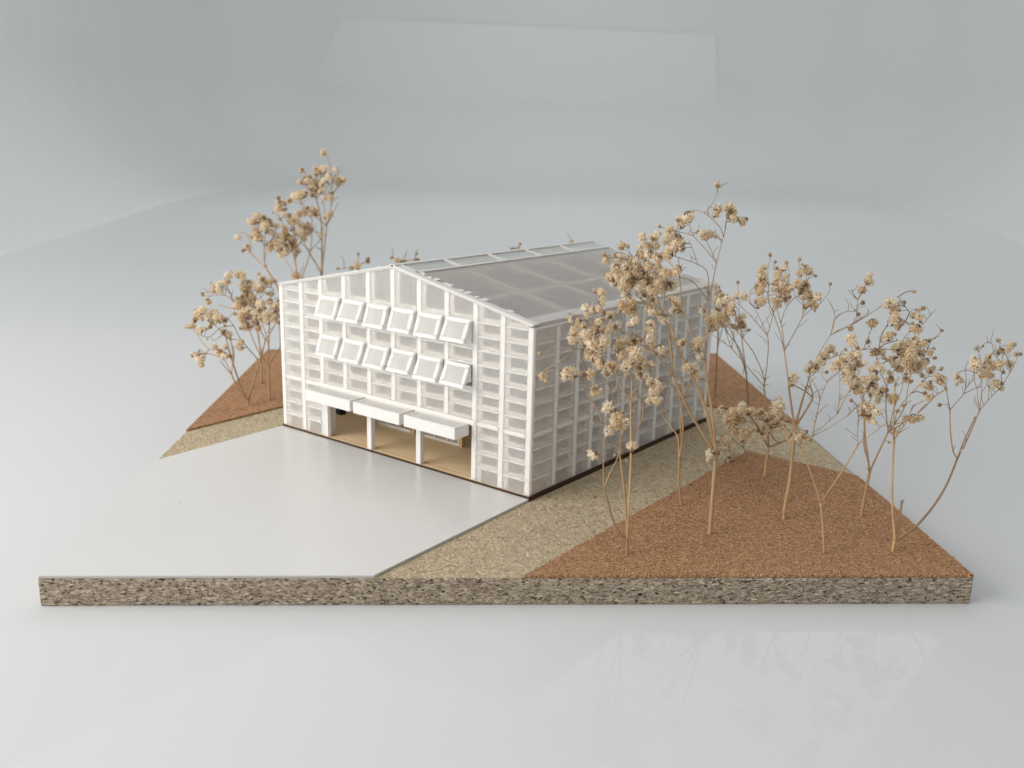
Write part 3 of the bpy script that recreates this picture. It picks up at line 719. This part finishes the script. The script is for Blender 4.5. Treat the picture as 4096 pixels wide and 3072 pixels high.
def smooth_path(p, sub=4):
    """Catmull-Rom through the traced points"""
    p = [Vector(q) for q in p]; out = []
    for i in range(len(p) - 1):
        a = p[max(0, i - 1)]; b = p[i]; c = p[i + 1]; d = p[min(len(p) - 1, i + 2)]
        for k in range(sub):
            t = k / sub; out.append(.5 * ((2 * b) + (c - a) * t + (2 * a - 5 * b + 4 * c - d) * t * t + (3 * b - a - 3 * c + d) * t ** 3))
    out.append(p[-1]); return out
REG = {'A': (2050, 680, 2.212), 'B': (2000, 1350, 1.843), 'C': (2800, 950, 2.211), 'D': (3200, 1050, 2.212), 'E': (2700, 1550, 1.843), 'F': (700, 550, 2.212), 'G': (700, 1000, 2.212), 'P': (0, 0, 1)}
def px(reg, x, y): o = REG[reg]; return (o[0] + x / o[2], o[1] + y / o[2])
def parse(txt):
    """'B 935,1595 935,1495; E 10,20 ...' -> list of lists of tuples; the letter is the crop the points were read in"""
    res = []; reg = 'P'
    for chunk in txt.replace('\n', ' ').split(';'):
        pts = []
        for tok in chunk.split():
            if tok.isalpha(): reg = tok; continue
            q = [float(x) for x in tok.split(',')]; pts.append((*px(reg, q[0], q[1]), *( [q[2] / REG[reg][2]] if len(q) > 2 else [])))
        if pts: res.append(pts)
    return res
SPRIG_GROUP = 'dried flower sprigs standing on the base as trees'
def sprig(label, stems, flowers, w0=13.0, seed=1, spread=.05, base=None, ped=True):
    rnd = random.Random(seed); br = parse(stems); w0 = w0 * 1.38; fl = [q for g in parse(flowers) for q in g]
    bpx = br[0][0]; g = unproj_z(bpx[0], bpx[1], base if base is not None else Z_CORK); dep0 = (g - CAM_LOC).dot(FWD)
    root = empty('dried_sprig', g); tag(root, label, 'dried sprig', SPRIG_GROUP)
    PW = dep0 / F_PX                             # size of one photo pixel at the sprig
    nodes = []                                   # (x, y, depth offset, width)
    for bi, pts in enumerate(br):
        st = pts[0]; near = None
        for nd in nodes:
            d = math.hypot(nd[0] - st[0], nd[1] - st[1])
            if d < 14 and (near is None or d < near[0]): near = (d, nd)
        off0 = near[1][2] if near else (0.0 if bi == 0 else rnd.uniform(-spread, spread) * .6)
        ws = w0 if bi == 0 else max(3.4, min(w0 * .72, (near[1][3] if near else w0 * .5) * .80))
        ln = sum(math.hypot(pts[i + 1][0] - pts[i][0], pts[i + 1][1] - pts[i][1]) for i in range(len(pts) - 1))
        drift = rnd.uniform(-1, 1) * min(spread, ln * PW * .45) * (0.45 if bi == 0 else 1)
        we = max(2.6, ws * (.74 if ln > 60 else .85))
        p3 = []; acc = 0; k3 = []
        for i, q in enumerate(pts):
            if i: acc += math.hypot(q[0] - pts[i - 1][0], q[1] - pts[i - 1][1])
            t = acc / ln; off = off0 + drift * t
            if near and i == 0: q = (near[1][0], near[1][1])
            p3.append(at_depth(q[0], q[1], dep0 + off)); k3.append((q[0], q[1], off, ws + (we - ws) * t))
        if bi == 0: p3[0] = g + Vector((0, 0, -.004))
        path = smooth_path(p3, 5); n = len(path); rad = []; nper = 5
        for i in range(n):
            t = i / (n - 1); r = (ws + (we - ws) * t) * .5 * PW
            e = min(i, n - 1 - i)
            if e == 0 and not (bi == 0 and i == 0): r *= 1.35
            rad.append(r * (1 + .06 * math.sin(i * 2.1 + bi)))
        brc = []
        tdir = (path[-1] - path[-2]).normalized()
        for s in (-1, 1):
            if we > 2.7: brc.append((path[-1], (tdir * .7 + RIGHT * s * .8 + Vector((0, 0, .3))).normalized(), we * PW * rnd.uniform(1.4, 2.6)))
        v, f = tube(path, rad, 7 if ws > 6 else 5, brc)
        o = mesh('stem' if bi == 0 else 'branch', v, f, M['stem'], root, True)
        for i in range(len(k3) - 1):
            for t in (0.0, .33, .66):
                nodes.append(tuple(k3[i][j] + (k3[i + 1][j] - k3[i][j]) * t for j in range(4)))
        nodes.append(k3[-1])
    # fine bare twiglets off the branches
    for nd in [q for q in nodes[3:] if q[1] < bpx[1] - 330]:
        if rnd.random() > .20: continue
        a = rnd.uniform(-2.6, -.5); ln = rnd.uniform(22, 62); bend = rnd.uniform(-.7, .7)
        q1 = (nd[0] + math.cos(a) * ln * .55, nd[1] + math.sin(a) * ln * .55); q2 = (q1[0] + math.cos(a + bend) * ln * .45, q1[1] + math.sin(a + bend) * ln * .45)
        dz = rnd.uniform(-.02, .02)
        path = smooth_path([at_depth(nd[0], nd[1], dep0 + nd[2]), at_depth(q1[0], q1[1], dep0 + nd[2] + dz * .5), at_depth(q2[0], q2[1], dep0 + nd[2] + dz)], 4)
        v, f = tube(path, [1.3 * PW * (1 - .05 * k) for k in range(len(path))], 4); mesh('twig', v, f, M['pedicel'], root, True)
    more = []
    for (x, y, r) in fl:
        if r > 15 and rnd.random() < .8:
            a = rnd.uniform(0, 6.28); more.append((x + math.cos(a) * r * 1.15, y + math.sin(a) * r * 1.15, r * rnd.uniform(.48, .8)))
    for (x, y, r) in fl + more:
        best = None
        for nd in nodes[1:]:
            dx = nd[0] - x; dy = nd[1] - y; d = math.hypot(dx, dy)
            c = d + (0.9 * -dy if dy < 0 else 0) + nd[3] * 3.0 + (60 if nd[1] > bpx[1] - 120 else 0)
            if best is None or c < best[0]: best = (c, nd)
        nd = best[1]; off = nd[2] + rnd.uniform(-1, 1) * min(.035, .012 + math.hypot(nd[0] - x, nd[1] - y) * PW * .35)
        ctr = at_depth(x, y, dep0 + off); a0 = at_depth(nd[0], nd[1], dep0 + nd[2])
        R3 = r * .92 * PW * (dep0 + off) / dep0
        is_bud = r < 12.8
        dirv = (ctr - a0); ll = max(dirv.length, 1e-4)
        face = (dirv.normalized() * .8 + Vector((rnd.uniform(-.7, .7), rnd.uniform(-.7, .7), rnd.uniform(-.2, .7)))).normalized()
        if rnd.random() < .22: face = (face + Vector((0, 0, -1.3))).normalized()
        o = bpy.data.objects.new('bud' if is_bud else 'flower', rnd.choice(BUD if is_bud else FLW)); COL.objects.link(o)
        o.parent = root; o.matrix_parent_inverse = Matrix.Translation(-g)
        o.location = ctr; q = face.to_track_quat('Z', 'Y'); o.rotation_mode = 'QUATERNION'
        from mathutils import Quaternion
        o.rotation_quaternion = q @ Quaternion((0, 0, 1), rnd.uniform(0, 6.28))
        sc_ = R3 * (.92 if is_bud else 1.0); o.scale = (sc_ * rnd.uniform(.88, 1.12), sc_ * rnd.uniform(.88, 1.12), sc_ * rnd.uniform(.9, 1.15))
        # its own thin stalk, slightly bowed
        foot = ctr - face * sc_ * (.95 if is_bud else .55)
        mid = (a0 + foot) * .5 + Vector((rnd.uniform(-.16, .16), rnd.uniform(-.16, .16), rnd.uniform(-.02, .2))) * ll
        path = smooth_path([a0, mid, foot], 4); pr = 1.05 * PW
        v, f = tube(path, [pr * 1.25] + [pr] * (len(path) - 2) + [pr * 1.3], 4)
        mesh('stalk', v, f, M['pedicel'], root, True)
    return root

sprig('three-stemmed dried sprig nearest the house corner at the front edge of the cork',
  'B 935,1597 938,1545 937,1497; 937,1497 880,1440 830,1340 795,1210 765,1105; 937,1490 925,1200 900,1000 880,830; 940,1490 950,1250 965,900 965,680 963,480;'
  '765,1100 762,950 765,770; 765,1085 815,990 870,880 905,715; 765,770 790,720; 765,640 720,540 650,420 632,330 618,200 615,90; 880,830 820,775 760,765; 880,825 882,740 870,660; 880,800 905,720;'
  '860,640 845,550 832,480 830,412; 830,412 800,350 775,270; 830,412 862,350 855,250; 963,480 975,415 1010,370; 963,480 970,330 955,230; 963,460 900,385 865,310;'
  '985,755 1020,660 1045,600 1055,515; 1055,515 1062,420 1062,330; 1055,515 1000,420; 615,90 690,110 760,130; 620,75 540,85 500,140; 540,85 450,75 330,108; 500,140 400,200 325,245;'
  'A 720,1659 735,1480 740,1390; 740,1390 715,1310 720,1240; 935,1659 935,1500 920,1400; 1165,1500 1060,1450 970,1440; 1165,1500 1240,1590; 740,1390 640,1300 550,1280',
  'B 800,520,45 870,590,40 885,660,52 800,690,45 845,620,38 970,815,52 690,860,45 935,905,18 850,870,15 885,462,16 697,628,14 705,390,48 320,285,36 290,120,20 540,270,50 480,292,34 660,275,42;'
  'B 530,15,36 680,45,60 650,105,36 760,38,50 870,85,40 890,125,45 980,50,48 960,105,40 700,160,45 745,190,40 820,222,58 790,262,45 1000,120,50 930,212,50 1040,200,66 1030,275,45 985,170,48;'
  'A 785,1090,48 650,1230,46 785,1180,40 760,1235,46 525,1325,36 590,1350,46 540,1440,50 545,1510,42 770,1335,40 860,1290,48 690,1470,72 740,1420,50 800,1530,52 915,1390,52 700,1560,46 820,1425,42 970,1520,50 1060,1520,56 640,1450,45 505,1270,14 1225,1420,52 1215,1490,48 1310,1575,52', 10.5, 1)
sprig('tall leaning dried sprig with the densest flower crown before the right wall',
  'B 1545,1452 1560,1280 1580,1000 1592,860; 1592,860 1572,620 1542,400 1513,182; 1588,850 1530,580 1480,430 1415,280 1345,150 1290,20; 1585,852 1440,620 1350,450 1280,290 1265,130 1250,0; 1512,182 1450,100 1370,20 ;'
  'A 1708,1690 1722,1400 1726,1150; 1726,1150 1660,1060 1590,985 1485,950; 1728,1140 1735,1040 1720,900 1640,835 1440,765; 1730,1135 1770,1000 1805,820; 1805,815 1690,680 1600,580 1570,500; 1805,812 1760,720 1718,635; 1805,810 1840,690 1868,590; 1868,590 1885,510 1897,430; 1868,580 1830,500 1740,410 1700,380; 1700,380 1620,355 1550,365; 1700,378 1780,280 1812,200 1815,150;'
  '1600,580 1530,560 1450,545; 1640,835 1600,720 1560,615; 1700,1690 1600,1480 1540,1300 1470,1220; 1437,1506 1400,1400 1330,1290 1200,1190 1100,1110; 1385,1480 1385,1400 1340,1300 1250,1230; 1340,1300 1290,1150 1240,1010; 1330,1290 1340,1150 1350,1050; 1470,1220 1400,1150 1290,1080 1160,1000; 1500,1230 1490,1080 1475,900 1470,780; 1475,900 1360,800 1240,740; 1200,1190 1140,1180 1060,1150; 1290,1080 1180,900 1070,790;'
  'B 1280,290 1200,190 1145,112; 1145,112 1090,70 1010,45; 1340,165 1200,125 1040,90',
  'A 1815,135,34 1812,350,46 1920,335,52 1930,390,48 1945,440,38 2030,460,42 1690,565,46 1745,570,46 1715,600,42 1550,400,60 1495,490,50 1560,440,48 1302,498,22 1395,535,50 1155,600,50 1250,605,46 1260,670,50 1380,615,56 1460,600,56 1440,680,56 1500,690,44 1385,745,56 965,680,46 830,795,40 955,780,50 1050,800,50 1130,750,50 1210,740,50 1290,790,50 920,860,55 1000,860,50 940,930,50 870,960,55 1030,920,55 1160,910,66 1270,850,50 1360,910,55 1440,900,56 1470,870,40 900,1005,46 980,1030,58 1050,1010,50 1090,960,42 1130,1040,50 1210,990,50 1290,1010,50 1400,1020,62 1340,1055,42 1180,1100,54 1250,1090,46 1010,1110,50 965,1190,50 1060,1180,46 1010,1230,50 1240,1160,50 1080,1270,46 1080,1345,46 1230,1250,40 1340,1310,55 1460,1180,50 1470,1245,46 1500,1530,46 1650,1520,52 1660,1655,40 1110,860,46 1200,850,46 1320,950,44 1080,880,42 1250,940,42 1150,980,46 1300,890,40 990,970,42;'
  'B 1380,230,44 1445,262,36 1350,345,16 1485,300,18 1405,110,16 1550,860,36 1612,862,32 1540,900,24 1250,280,16', 14.5, 2, .07)
sprig('thin dried sprig with two white blooms on its low left branch behind the tallest crown',
  'B 1340,1237 1328,1160 1320,1060 1322,902; 1322,902 1312,740 1260,660 1198,575; 1198,575 1165,500; 1200,575 1215,440 1240,350; 1325,895 1335,650 1360,450 1410,290; 1330,890 1348,700 1345,560 1335,480 1345,300; 1410,290 1440,190 1460,140; 1335,480 1300,380 1240,340',
  'B 1150,455,46 1155,365,52 1130,405,38 1215,380,16 1175,330,30 1390,430,12', 9, 3)
sprig('smallest dried sprig with few pale blooms at the cork corner beside the path',
  'E 520,545 523,490; 520,545 440,495 400,470 310,455; 520,545 590,605 645,665; 520,480 500,440 420,380; 520,470 505,430 500,400; 400,470 400,440 380,410',
  'E 310,390,36 380,400,40 505,385,42 370,380,28 400,530,36 380,545,28 320,470,20', 4.5, 4, .03)
sprig('tall dried sprig near the rear path with a low flower bush round its stem',
  'E 660,657 672,560 690,440; 688,445 682,300 668,100 656,-8; 688,445 640,350 590,260 540,200; 690,440 770,410 830,380 860,350; 640,350 600,270 520,250; 770,410 730,380 700,330; 640,350 660,250 690,200;'
  'C 565,1318 450,1180 280,978; 570,1310 560,1220 480,1030 380,890; 572,1310 590,1150 605,950 595,870; 595,870 580,850 455,700; 595,865 540,740 480,620; 595,865 625,760 650,660; 455,700 350,600 255,520; 350,600 340,480 335,410; 380,890 290,780 230,660; 380,890 360,760 345,630; 280,975 250,900 225,820; 280,975 300,850 320,700; 280,978 130,875 85,840; 650,660 600,540 610,420; 650,660 700,520 690,420; 480,620 440,560 450,470; 650,650 740,540 780,430',
  'E 345,160,34 425,180,42 500,140,36 430,280,56 480,230,48 555,180,44 400,235,42 630,185,36 680,230,44 740,200,44 765,145,52 665,310,42 720,280,40 790,220,40 570,310,36 380,250,36 450,320,40 800,290,30;'
  'C 335,395,20 380,520,50 620,155,22 663,215,22 675,270,22 565,270,38 550,350,58 510,440,46 560,420,46 525,480,46 555,560,46 530,585,36 745,275,40 765,222,22 690,340,40 770,340,32 690,440,62 740,410,54 790,440,50 705,530,50 690,590,40 760,490,42;'
  'C 205,520,36 190,580,50 240,560,56 290,610,40 285,660,46 150,660,46 210,690,50 125,725,50 250,770,40 110,790,46 140,800,36 30,650,40', 9.5, 5)
sprig('thick-stemmed dried sprig mid cork with a broken knob of stem at its foot',
  'E 800,970 815,850 845,690 870,460 885,285; 883,290 868,200 850,80 838,0; 887,285 920,160 965,0; 890,285 940,210 1000,110 1015,75; 880,370 850,400 800,330; 805,950 770,930 758,905;'
  'C 815,1500 785,1300 765,1150 745,1000; 745,1000 705,830 650,680; 748,990 735,870 715,755; 755,985 830,850 908,702; 908,702 912,620 920,555; 908,702 980,640 1070,578; 715,755 745,660 775,600; 775,610 830,540 885,512; 715,755 680,640; 650,680 610,560 605,430; 870,1540 940,1330 975,1200; 975,1200 1050,1030 1155,860; 1155,860 1240,810 1335,770; 1335,770 1400,730 1480,690; 1155,865 1185,730 1200,715; 1010,1410 930,1360 820,1300; 1010,1410 985,1340 960,1320;'
  'D 92,990 180,880 300,835 560,770 830,770; 570,762 600,670 632,590; 270,640 310,500 292,410; 312,495 385,440 500,432; 280,630 480,540 700,400; 500,530 512,330 550,270; 512,340 480,290 455,240; 700,400 760,360; 450,545 640,440',
  'C 880,195,24 905,240,16 890,320,46 965,300,46 905,420,62 860,420,48 940,430,46 1022,340,20 1152,410,20 920,510,42 955,510,52 1045,530,46 985,590,50 1015,605,36 720,470,44 665,400,40 820,1245,52;'
  'E 930,355,40 965,375,30 905,370,30;'
  'D 605,170,50 555,250,44 555,355,28 520,455,24 445,585,32 640,530,58 80,940,50 150,930,36 215,830,55 270,770,50 165,870,36 120,960,30', 12, 6)
sprig('dried sprig forked like a Y just left of the cut stub',
  'E 1102,1222 1090,1030 1075,850; 1070,845 990,600 930,450; 1078,840 1230,620 1345,430; 930,455 880,390 865,340; 930,450 1010,362; 1010,362 1110,270 1200,190; 1012,360 1150,290 1280,200; 1010,360 1040,220 1070,82; 1200,190 1205,120 1230,50; 1280,200 1340,140 1400,100; 1345,430 1346,330 1352,210; 1352,425 1480,320 1560,260; 1352,210 1330,120; 1070,82 1100,0;'
  'D 172,1210 140,1100 105,1040; 175,1205 240,1060 340,980; 100,1530 150,1350 172,1210; 330,1330 350,1150 350,1000; 335,1330 420,1160 480,1090; 430,1310 560,1230; 500,1350 510,1500; 340,980 360,900; 480,1090 520,960 500,850; 240,1060 190,990 205,930',
  'D 430,670,40 470,720,46 400,770,24 365,790,16 500,820,50 420,870,46 380,920,50 300,930,46 440,860,40 520,900,42 235,970,22 450,1000,56 430,1050,50 500,1130,46 450,1220,24 350,880,36 330,900,40 470,940,44 580,1290,56 560,1340,40 620,1370,48 690,1330,46 400,980,40 520,1080,36', 9, 7)
sprig('dried sprig at the right cork edge with a wide tangled crown',
  'E 1375,945 1390,850 1412,730 1435,622; 1433,620 1420,500 1400,350 1395,180; 1437,618 1500,480 1572,328; 1572,328 1600,200 1640,60; 1575,325 1680,265; 1580,330 1640,240 1700,130; 1395,180 1370,60 1350,-40; 1395,200 1440,90 1480,0; 1435,560 1395,440 1390,330;'
  'D 775,1500 760,1300 765,1100; 760,1130 730,1010 700,900; 775,1490 800,1450 950,1400; 850,1280 900,1120 920,980; 830,1480 870,1300 980,1160; 570,1400 560,1180 500,1020; 565,1200 640,1060 690,960; 765,1110 830,960 860,820; 950,1250 960,1080 1000,940; 980,1160 1080,1060 1160,980; 700,900 640,780 590,720; 700,760 720,640 770,560; 705,760 760,720 860,690; 860,820 900,700 980,600; 860,600 930,520 970,440; 930,520 1000,560 1090,580; 1000,940 1080,860 1200,840; 1080,860 1130,760 1160,690; 1160,690 1210,650 1250,610; 970,440 930,390 925,360; 1070,550 1150,470 1205,410; 860,310 930,265 990,250',
  'D 1010,257,22 790,350,46 840,375,46 820,440,46 850,475,50 830,540,50 870,520,44 1090,405,26 1045,420,32 1010,470,38 1055,480,38 1035,580,56 1000,590,40 1255,600,24 925,350,22 600,700,26 680,790,46 640,800,36 740,840,28 780,670,46 800,640,36 960,720,50 1040,720,50 1105,695,26 1145,690,24 1185,760,22 1150,800,32 1195,845,24 850,760,42 900,800,56 980,800,56 1060,800,54 860,880,70 950,880,56 1020,900,54 980,960,42 700,950,54 640,950,42 680,1030,28 620,1050,56 800,1030,50 940,1030,42 1080,1000,28 1150,960,38 1250,940,26 1245,1030,54 1210,1000,36 1095,1070,46 1140,1190,42 1140,1100,36 620,1120,50 700,1160,56 830,1210,54 690,1220,32 865,1315,28 915,1265,22 1010,1370,56 985,1395,40 820,1490,32 790,1590,16 930,750,46 1000,850,46 880,940,44 920,830,44 1090,900,40 1050,950,36 560,1040,40 660,1090,40 730,1130,38 1020,680,40 960,860,40 820,860,44', 10.5, 8, .07)
sprig('widest dried sprig by the right corner with a cut stub at its foot',
  'E 1605,1207 1612,1165 1622,1130; 1622,1130 1640,1060 1660,930 1673,842; 1612,1120 1604,900 1600,700 1614,395; 1632,1125 1700,1080 1780,1020 1900,880 2000,720 2082,520; 2078,512 2050,470 2030,320 2026,165; 2090,510 2140,370 2212,220; 1614,395 1640,330 1690,220;'
  'D 832,1574 828,1480 832,1320 840,1100; 836,1560 940,1410 1000,1280 1080,1230; 840,1100 880,1020; 1040,1330 1120,1260 1185,1190; 1185,1190 1240,1150 1295,1120; 1328,1298 1305,1180 1290,1110; 1335,1295 1400,1220 1452,1160; 1455,1155 1470,1060 1465,950; 1460,1150 1560,1110 1610,1095; 1465,950 1400,975 1385,1000; 1465,945 1540,970 1590,1010; 1470,1140 1520,1050 1560,1030;'
  '1440,1650 1520,1470 1590,1305; 1590,1305 1572,1200 1570,1110; 1592,1300 1605,1150 1610,1010; 1595,1300 1700,1180 1790,1085; 1790,1085 1860,970 1915,860 1930,780; 1610,1010 1600,880 1580,790; 1580,790 1640,710 1700,720 1710,790; 1610,1000 1700,940 1800,970; 1800,970 1790,900 1740,840 1700,800 1680,830; 1740,840 1770,720; 1860,970 1850,890 1830,820 1900,740; 1820,910 1790,830; 1680,1170 1660,1080 1650,1000; 1790,1085 1780,1000 1800,960; 1300,1120 1225,1160; 1295,1120 1250,1080',
  'D 1560,762,28 1615,740,20 1755,688,28 1780,775,34 1860,730,34 1830,780,36 1850,760,30 1950,812,24 1905,812,24 1555,910,50 1530,930,36 1655,890,48 1650,930,44 1755,905,46 1860,900,38 1830,890,30 1640,980,52 1610,1000,42 1670,1000,40 1800,972,22 1730,1085,46 1740,1060,30 1785,1075,28 1385,1010,36 1425,1042,30 1385,1077,22 1235,1260,26 1560,870,30 1620,950,38', 12, 9, .07)
sprig('small blurred dried sprig on the far right cork behind the house corner',
  'P 2994,1617 2990,1560 2985,1490; 2985,1490 2960,1400 2905,1325; 2985,1490 2950,1390 2925,1325; 2985,1490 2970,1380 2960,1300; C 410,1150 385,1200',
  'C 380,700,38 380,780,42 345,720,36 430,820,20 200,760,40 235,720,40 130,430,34 135,490,36 160,620,40', 5.5, 10)
sprig('slim dried sprig partly hidden at the far right corner of the house',
  'P 2859,1590 2865,1500 2873,1330; 2873,1400 2885,1330 2895,1300; 2873,1330 2860,1240 2858,1180', 'P 2858,1165,15 2862,1200,14 2880,1290,16 2895,1280,16', 5, 11)
sprig('low spreading dried sprig at the front of the left cork sheet',
  'G 645,1377 641,1330; 640,1330 560,1240 500,1100; 642,1330 580,1200 515,1010 482,900; 645,1335 700,1150 760,950 800,795; 500,1100 400,985; 500,1100 440,980 350,930 270,915; 500,1100 512,940 500,850; 482,900 450,770 430,720; 515,1010 522,900 490,800; 300,880 220,790 160,690; 482,925 400,890 300,880; 735,970 590,800 520,670; 520,670 470,610; 590,800 490,790; 450,770 380,690 300,620; 520,670 400,690 300,770 200,740; 430,750 350,800 320,770; 160,690 165,650; 300,880 270,920; 800,795 740,680; 800,795 870,690 895,620',
  'G 215,555,46 245,535,42 175,620,28 150,670,36 130,680,28 230,710,38 240,610,28 300,600,46 350,565,46 370,600,40 400,595,34 440,625,36 285,790,14 420,735,22 470,755,42 445,740,32 350,855,30 445,860,30 395,900,44 440,930,42 490,785,20 565,855,42 590,862,28 215,888,16 215,940,52 235,965,40 190,540,36 320,640,36 270,580,36', 8.5, 12, .06)
sprig('bushy dried sprig on the left cork with its crown touching the house corner',
  'G 840,1330 830,1180 825,1030; 823,1030 775,940 740,800; 825,1025 828,850 835,640; 828,1015 880,940 932,860; 835,640 860,580 880,540; 828,850 800,740 770,640; 740,800 720,680 730,600; 932,860 925,700 920,640; 770,640 760,560; 800,740 870,680 905,620; 835,640 830,520 840,460',
  'G 735,580,42 770,470,42 760,540,50 720,610,36 840,470,32 850,510,32 810,580,50 900,520,46 870,600,46 820,630,42 735,690,32 920,640,28 900,490,36 880,560,36 790,560,36 745,475,34 845,440,24 730,650,28 825,450,26', 7.5, 13, .05)
sprig('dried sprig on the left cork with pale round blooms on arched twigs',
  'G 765,1177 765,1060 758,940; 758,940 745,800 735,680; 755,930 690,790 665,720; 735,680 700,480 660,340; 740,700 640,560 520,460; 520,465 440,400 240,410; 520,460 475,350 440,285 ; 475,370 420,350; 440,400 370,375 250,378; 660,340 620,280 525,230; 525,230 500,185 480,200; 700,480 740,330 770,260; 660,340 690,300 ; 700,480 760,420; 760,330 840,330 870,350; 525,520 450,505 398,488; 640,560 580,560 530,565; 735,690 640,690 580,692; 720,580 650,560; 735,680 680,620',
  'G 470,235,40 575,225,44 550,215,32 600,228,32 360,345,46 400,315,46 345,345,36 395,355,36 240,392,24 292,455,32 660,290,46 610,345,40 740,215,26 770,260,44 845,280,34 745,330,50 765,345,40 720,325,32 640,390,52 680,430,52 630,400,36 855,390,36 550,430,28 555,495,46 610,490,46 650,460,42 690,520,50 620,545,46 600,600,46 650,590,50 640,670,46 680,660,36 610,690,30 530,565,22 580,692,20 600,625,38 580,580,36 655,530,40 700,560,36', 6.5, 14, .06)
sprig('dried sprig leaning left out from behind the left edge of the house',
  'P 1150,1480 1140,1300 1118,1169 1062,1070; F 800,1150 788,1060 792,960; 800,1150 680,1040 640,985; 672,1020 660,900 610,840 555,860; 792,960 800,850 800,780; 792,960 750,880 730,760; 792,960 860,900 900,800; 792,965 870,990 960,1060 1040,1180; 800,850 850,760; 730,800 700,760',
  'F 685,750,42 665,740,30 735,700,36 755,740,46 830,740,42 795,785,42 900,785,34 850,830,38 735,885,46 700,875,42 900,875,42 555,885,30 640,975,40 840,945,42 880,945,46 905,965,36 720,850,36 760,900,34 920,870,30', 7, 15, .06)
sprig('tallest dried sprig behind the house tapering to a single bloom',
  'P 1292,1440 1290,1300 1286,1090; F 1297,1195 1300,900 1290,720 1250,540; 1297,1180 1325,950 1342,780; 1342,780 1378,620 1392,380; 1392,380 1370,230 1340,150; 1342,775 1320,620 1305,550; 1340,775 1230,690 1120,590; 1297,1190 1200,1040 1110,880; 1110,880 1040,790 990,740; 1120,1240 1200,1000 1215,720; 1200,990 1290,900; 1110,880 1150,780; 1250,540 1240,420 1250,340; 1305,550 1330,470 1370,400; 1392,500 1440,440; 1120,590 1080,520; 1392,380 1430,300; 1342,780 1390,690; 1215,720 1150,660; 1250,540 1180,450 1110,400; 1240,420 1170,340 1130,290; 1040,790 960,690 930,600; 1120,590 1010,560; 1240,420 1310,330',
  'F 1313,138,32 1120,288,30 1250,285,34 1245,330,34 1320,290,44 1425,280,32 1365,340,32 1440,390,44 1105,395,30 1195,350,28 1170,395,38 1330,385,44 1270,420,48 1210,450,40 1260,470,44 1380,530,34 1215,510,28 1320,540,30 1150,495,36 1095,515,44 1060,520,40 1010,560,40 930,580,42 910,630,36 975,635,26 1080,670,34 1145,660,40 1200,680,32 1245,670,44 1365,685,40 1300,420,36 1235,400,32 1290,480,32 1410,385,30', 8, 16, .07)
sprig('leaning dried sprig beside the tallest one behind the house, thickly clustered mid height',
  'P 1180,1450 1185,1300 1190,1100; F 1085,1215 1040,1000 985,820; 985,820 920,690; 1090,1190 1060,1000 1100,850; 985,820 1010,700; 1060,1000 1000,900 960,800; 1040,1000 1100,950 1160,850; 1040,1010 970,1030',
  'F 960,690,42 1010,690,36 1065,735,48 1040,745,42 1040,815,28 1130,790,46 1175,780,36 1160,840,48 1140,890,42 960,790,32 970,840,36 1295,855,30 965,900,42 1030,910,50 1040,950,42 985,1000,46 940,1040,36 1090,1005,34 1065,1220,42 865,665,12 1100,830,36 1180,820,30 990,980,30 1010,880,34', 6, 17, .06)
for pts, fl, lab, sd in (('P 1440,1440 1438,1200 1432,1062; F 1600,1140 1620,1080 1625,1035; 1620,1150 1690,1100; 1600,1150 1560,1140; 1600,1160 1440,1170', 'F 1620,1030,18 1705,1080,28 1705,1100,24 1610,1135,34 1575,1150,24 1555,1160,18 1440,1160,18', 'dried sprig tips peeping over the left roof slope', 18),
                         ('P 1620,1440 1612,1200 1608,1045; F 2010,1100 1960,1080; 2020,1100 2045,1040; 2030,1110 2120,1080; 2120,1080 2133,1030; 1960,1080 1915,1062', 'F 1915,1062,18 1970,1090,32 1985,1095,26 2035,1095,22 2133,1025,22 2140,1085,28', 'dried sprig tips peeping over the front end of the ridge', 19),
                         ('P 2070,1440 2070,1200 2072,1000; A 50,710 65,660; 50,710 10,700', 'A 65,655,22 10,700,28 50,695,22 -5,700,20', 'two dried sprig tips peeping over the middle of the ridge', 20),
                         ('P 2290,1440 2288,1200 2286,975; A 520,650 525,640', 'A 520,638,26 500,645,20', 'single dried sprig tip peeping over the far end of the ridge', 21)):
    sprig(lab, pts, fl, 5, sd, .03)
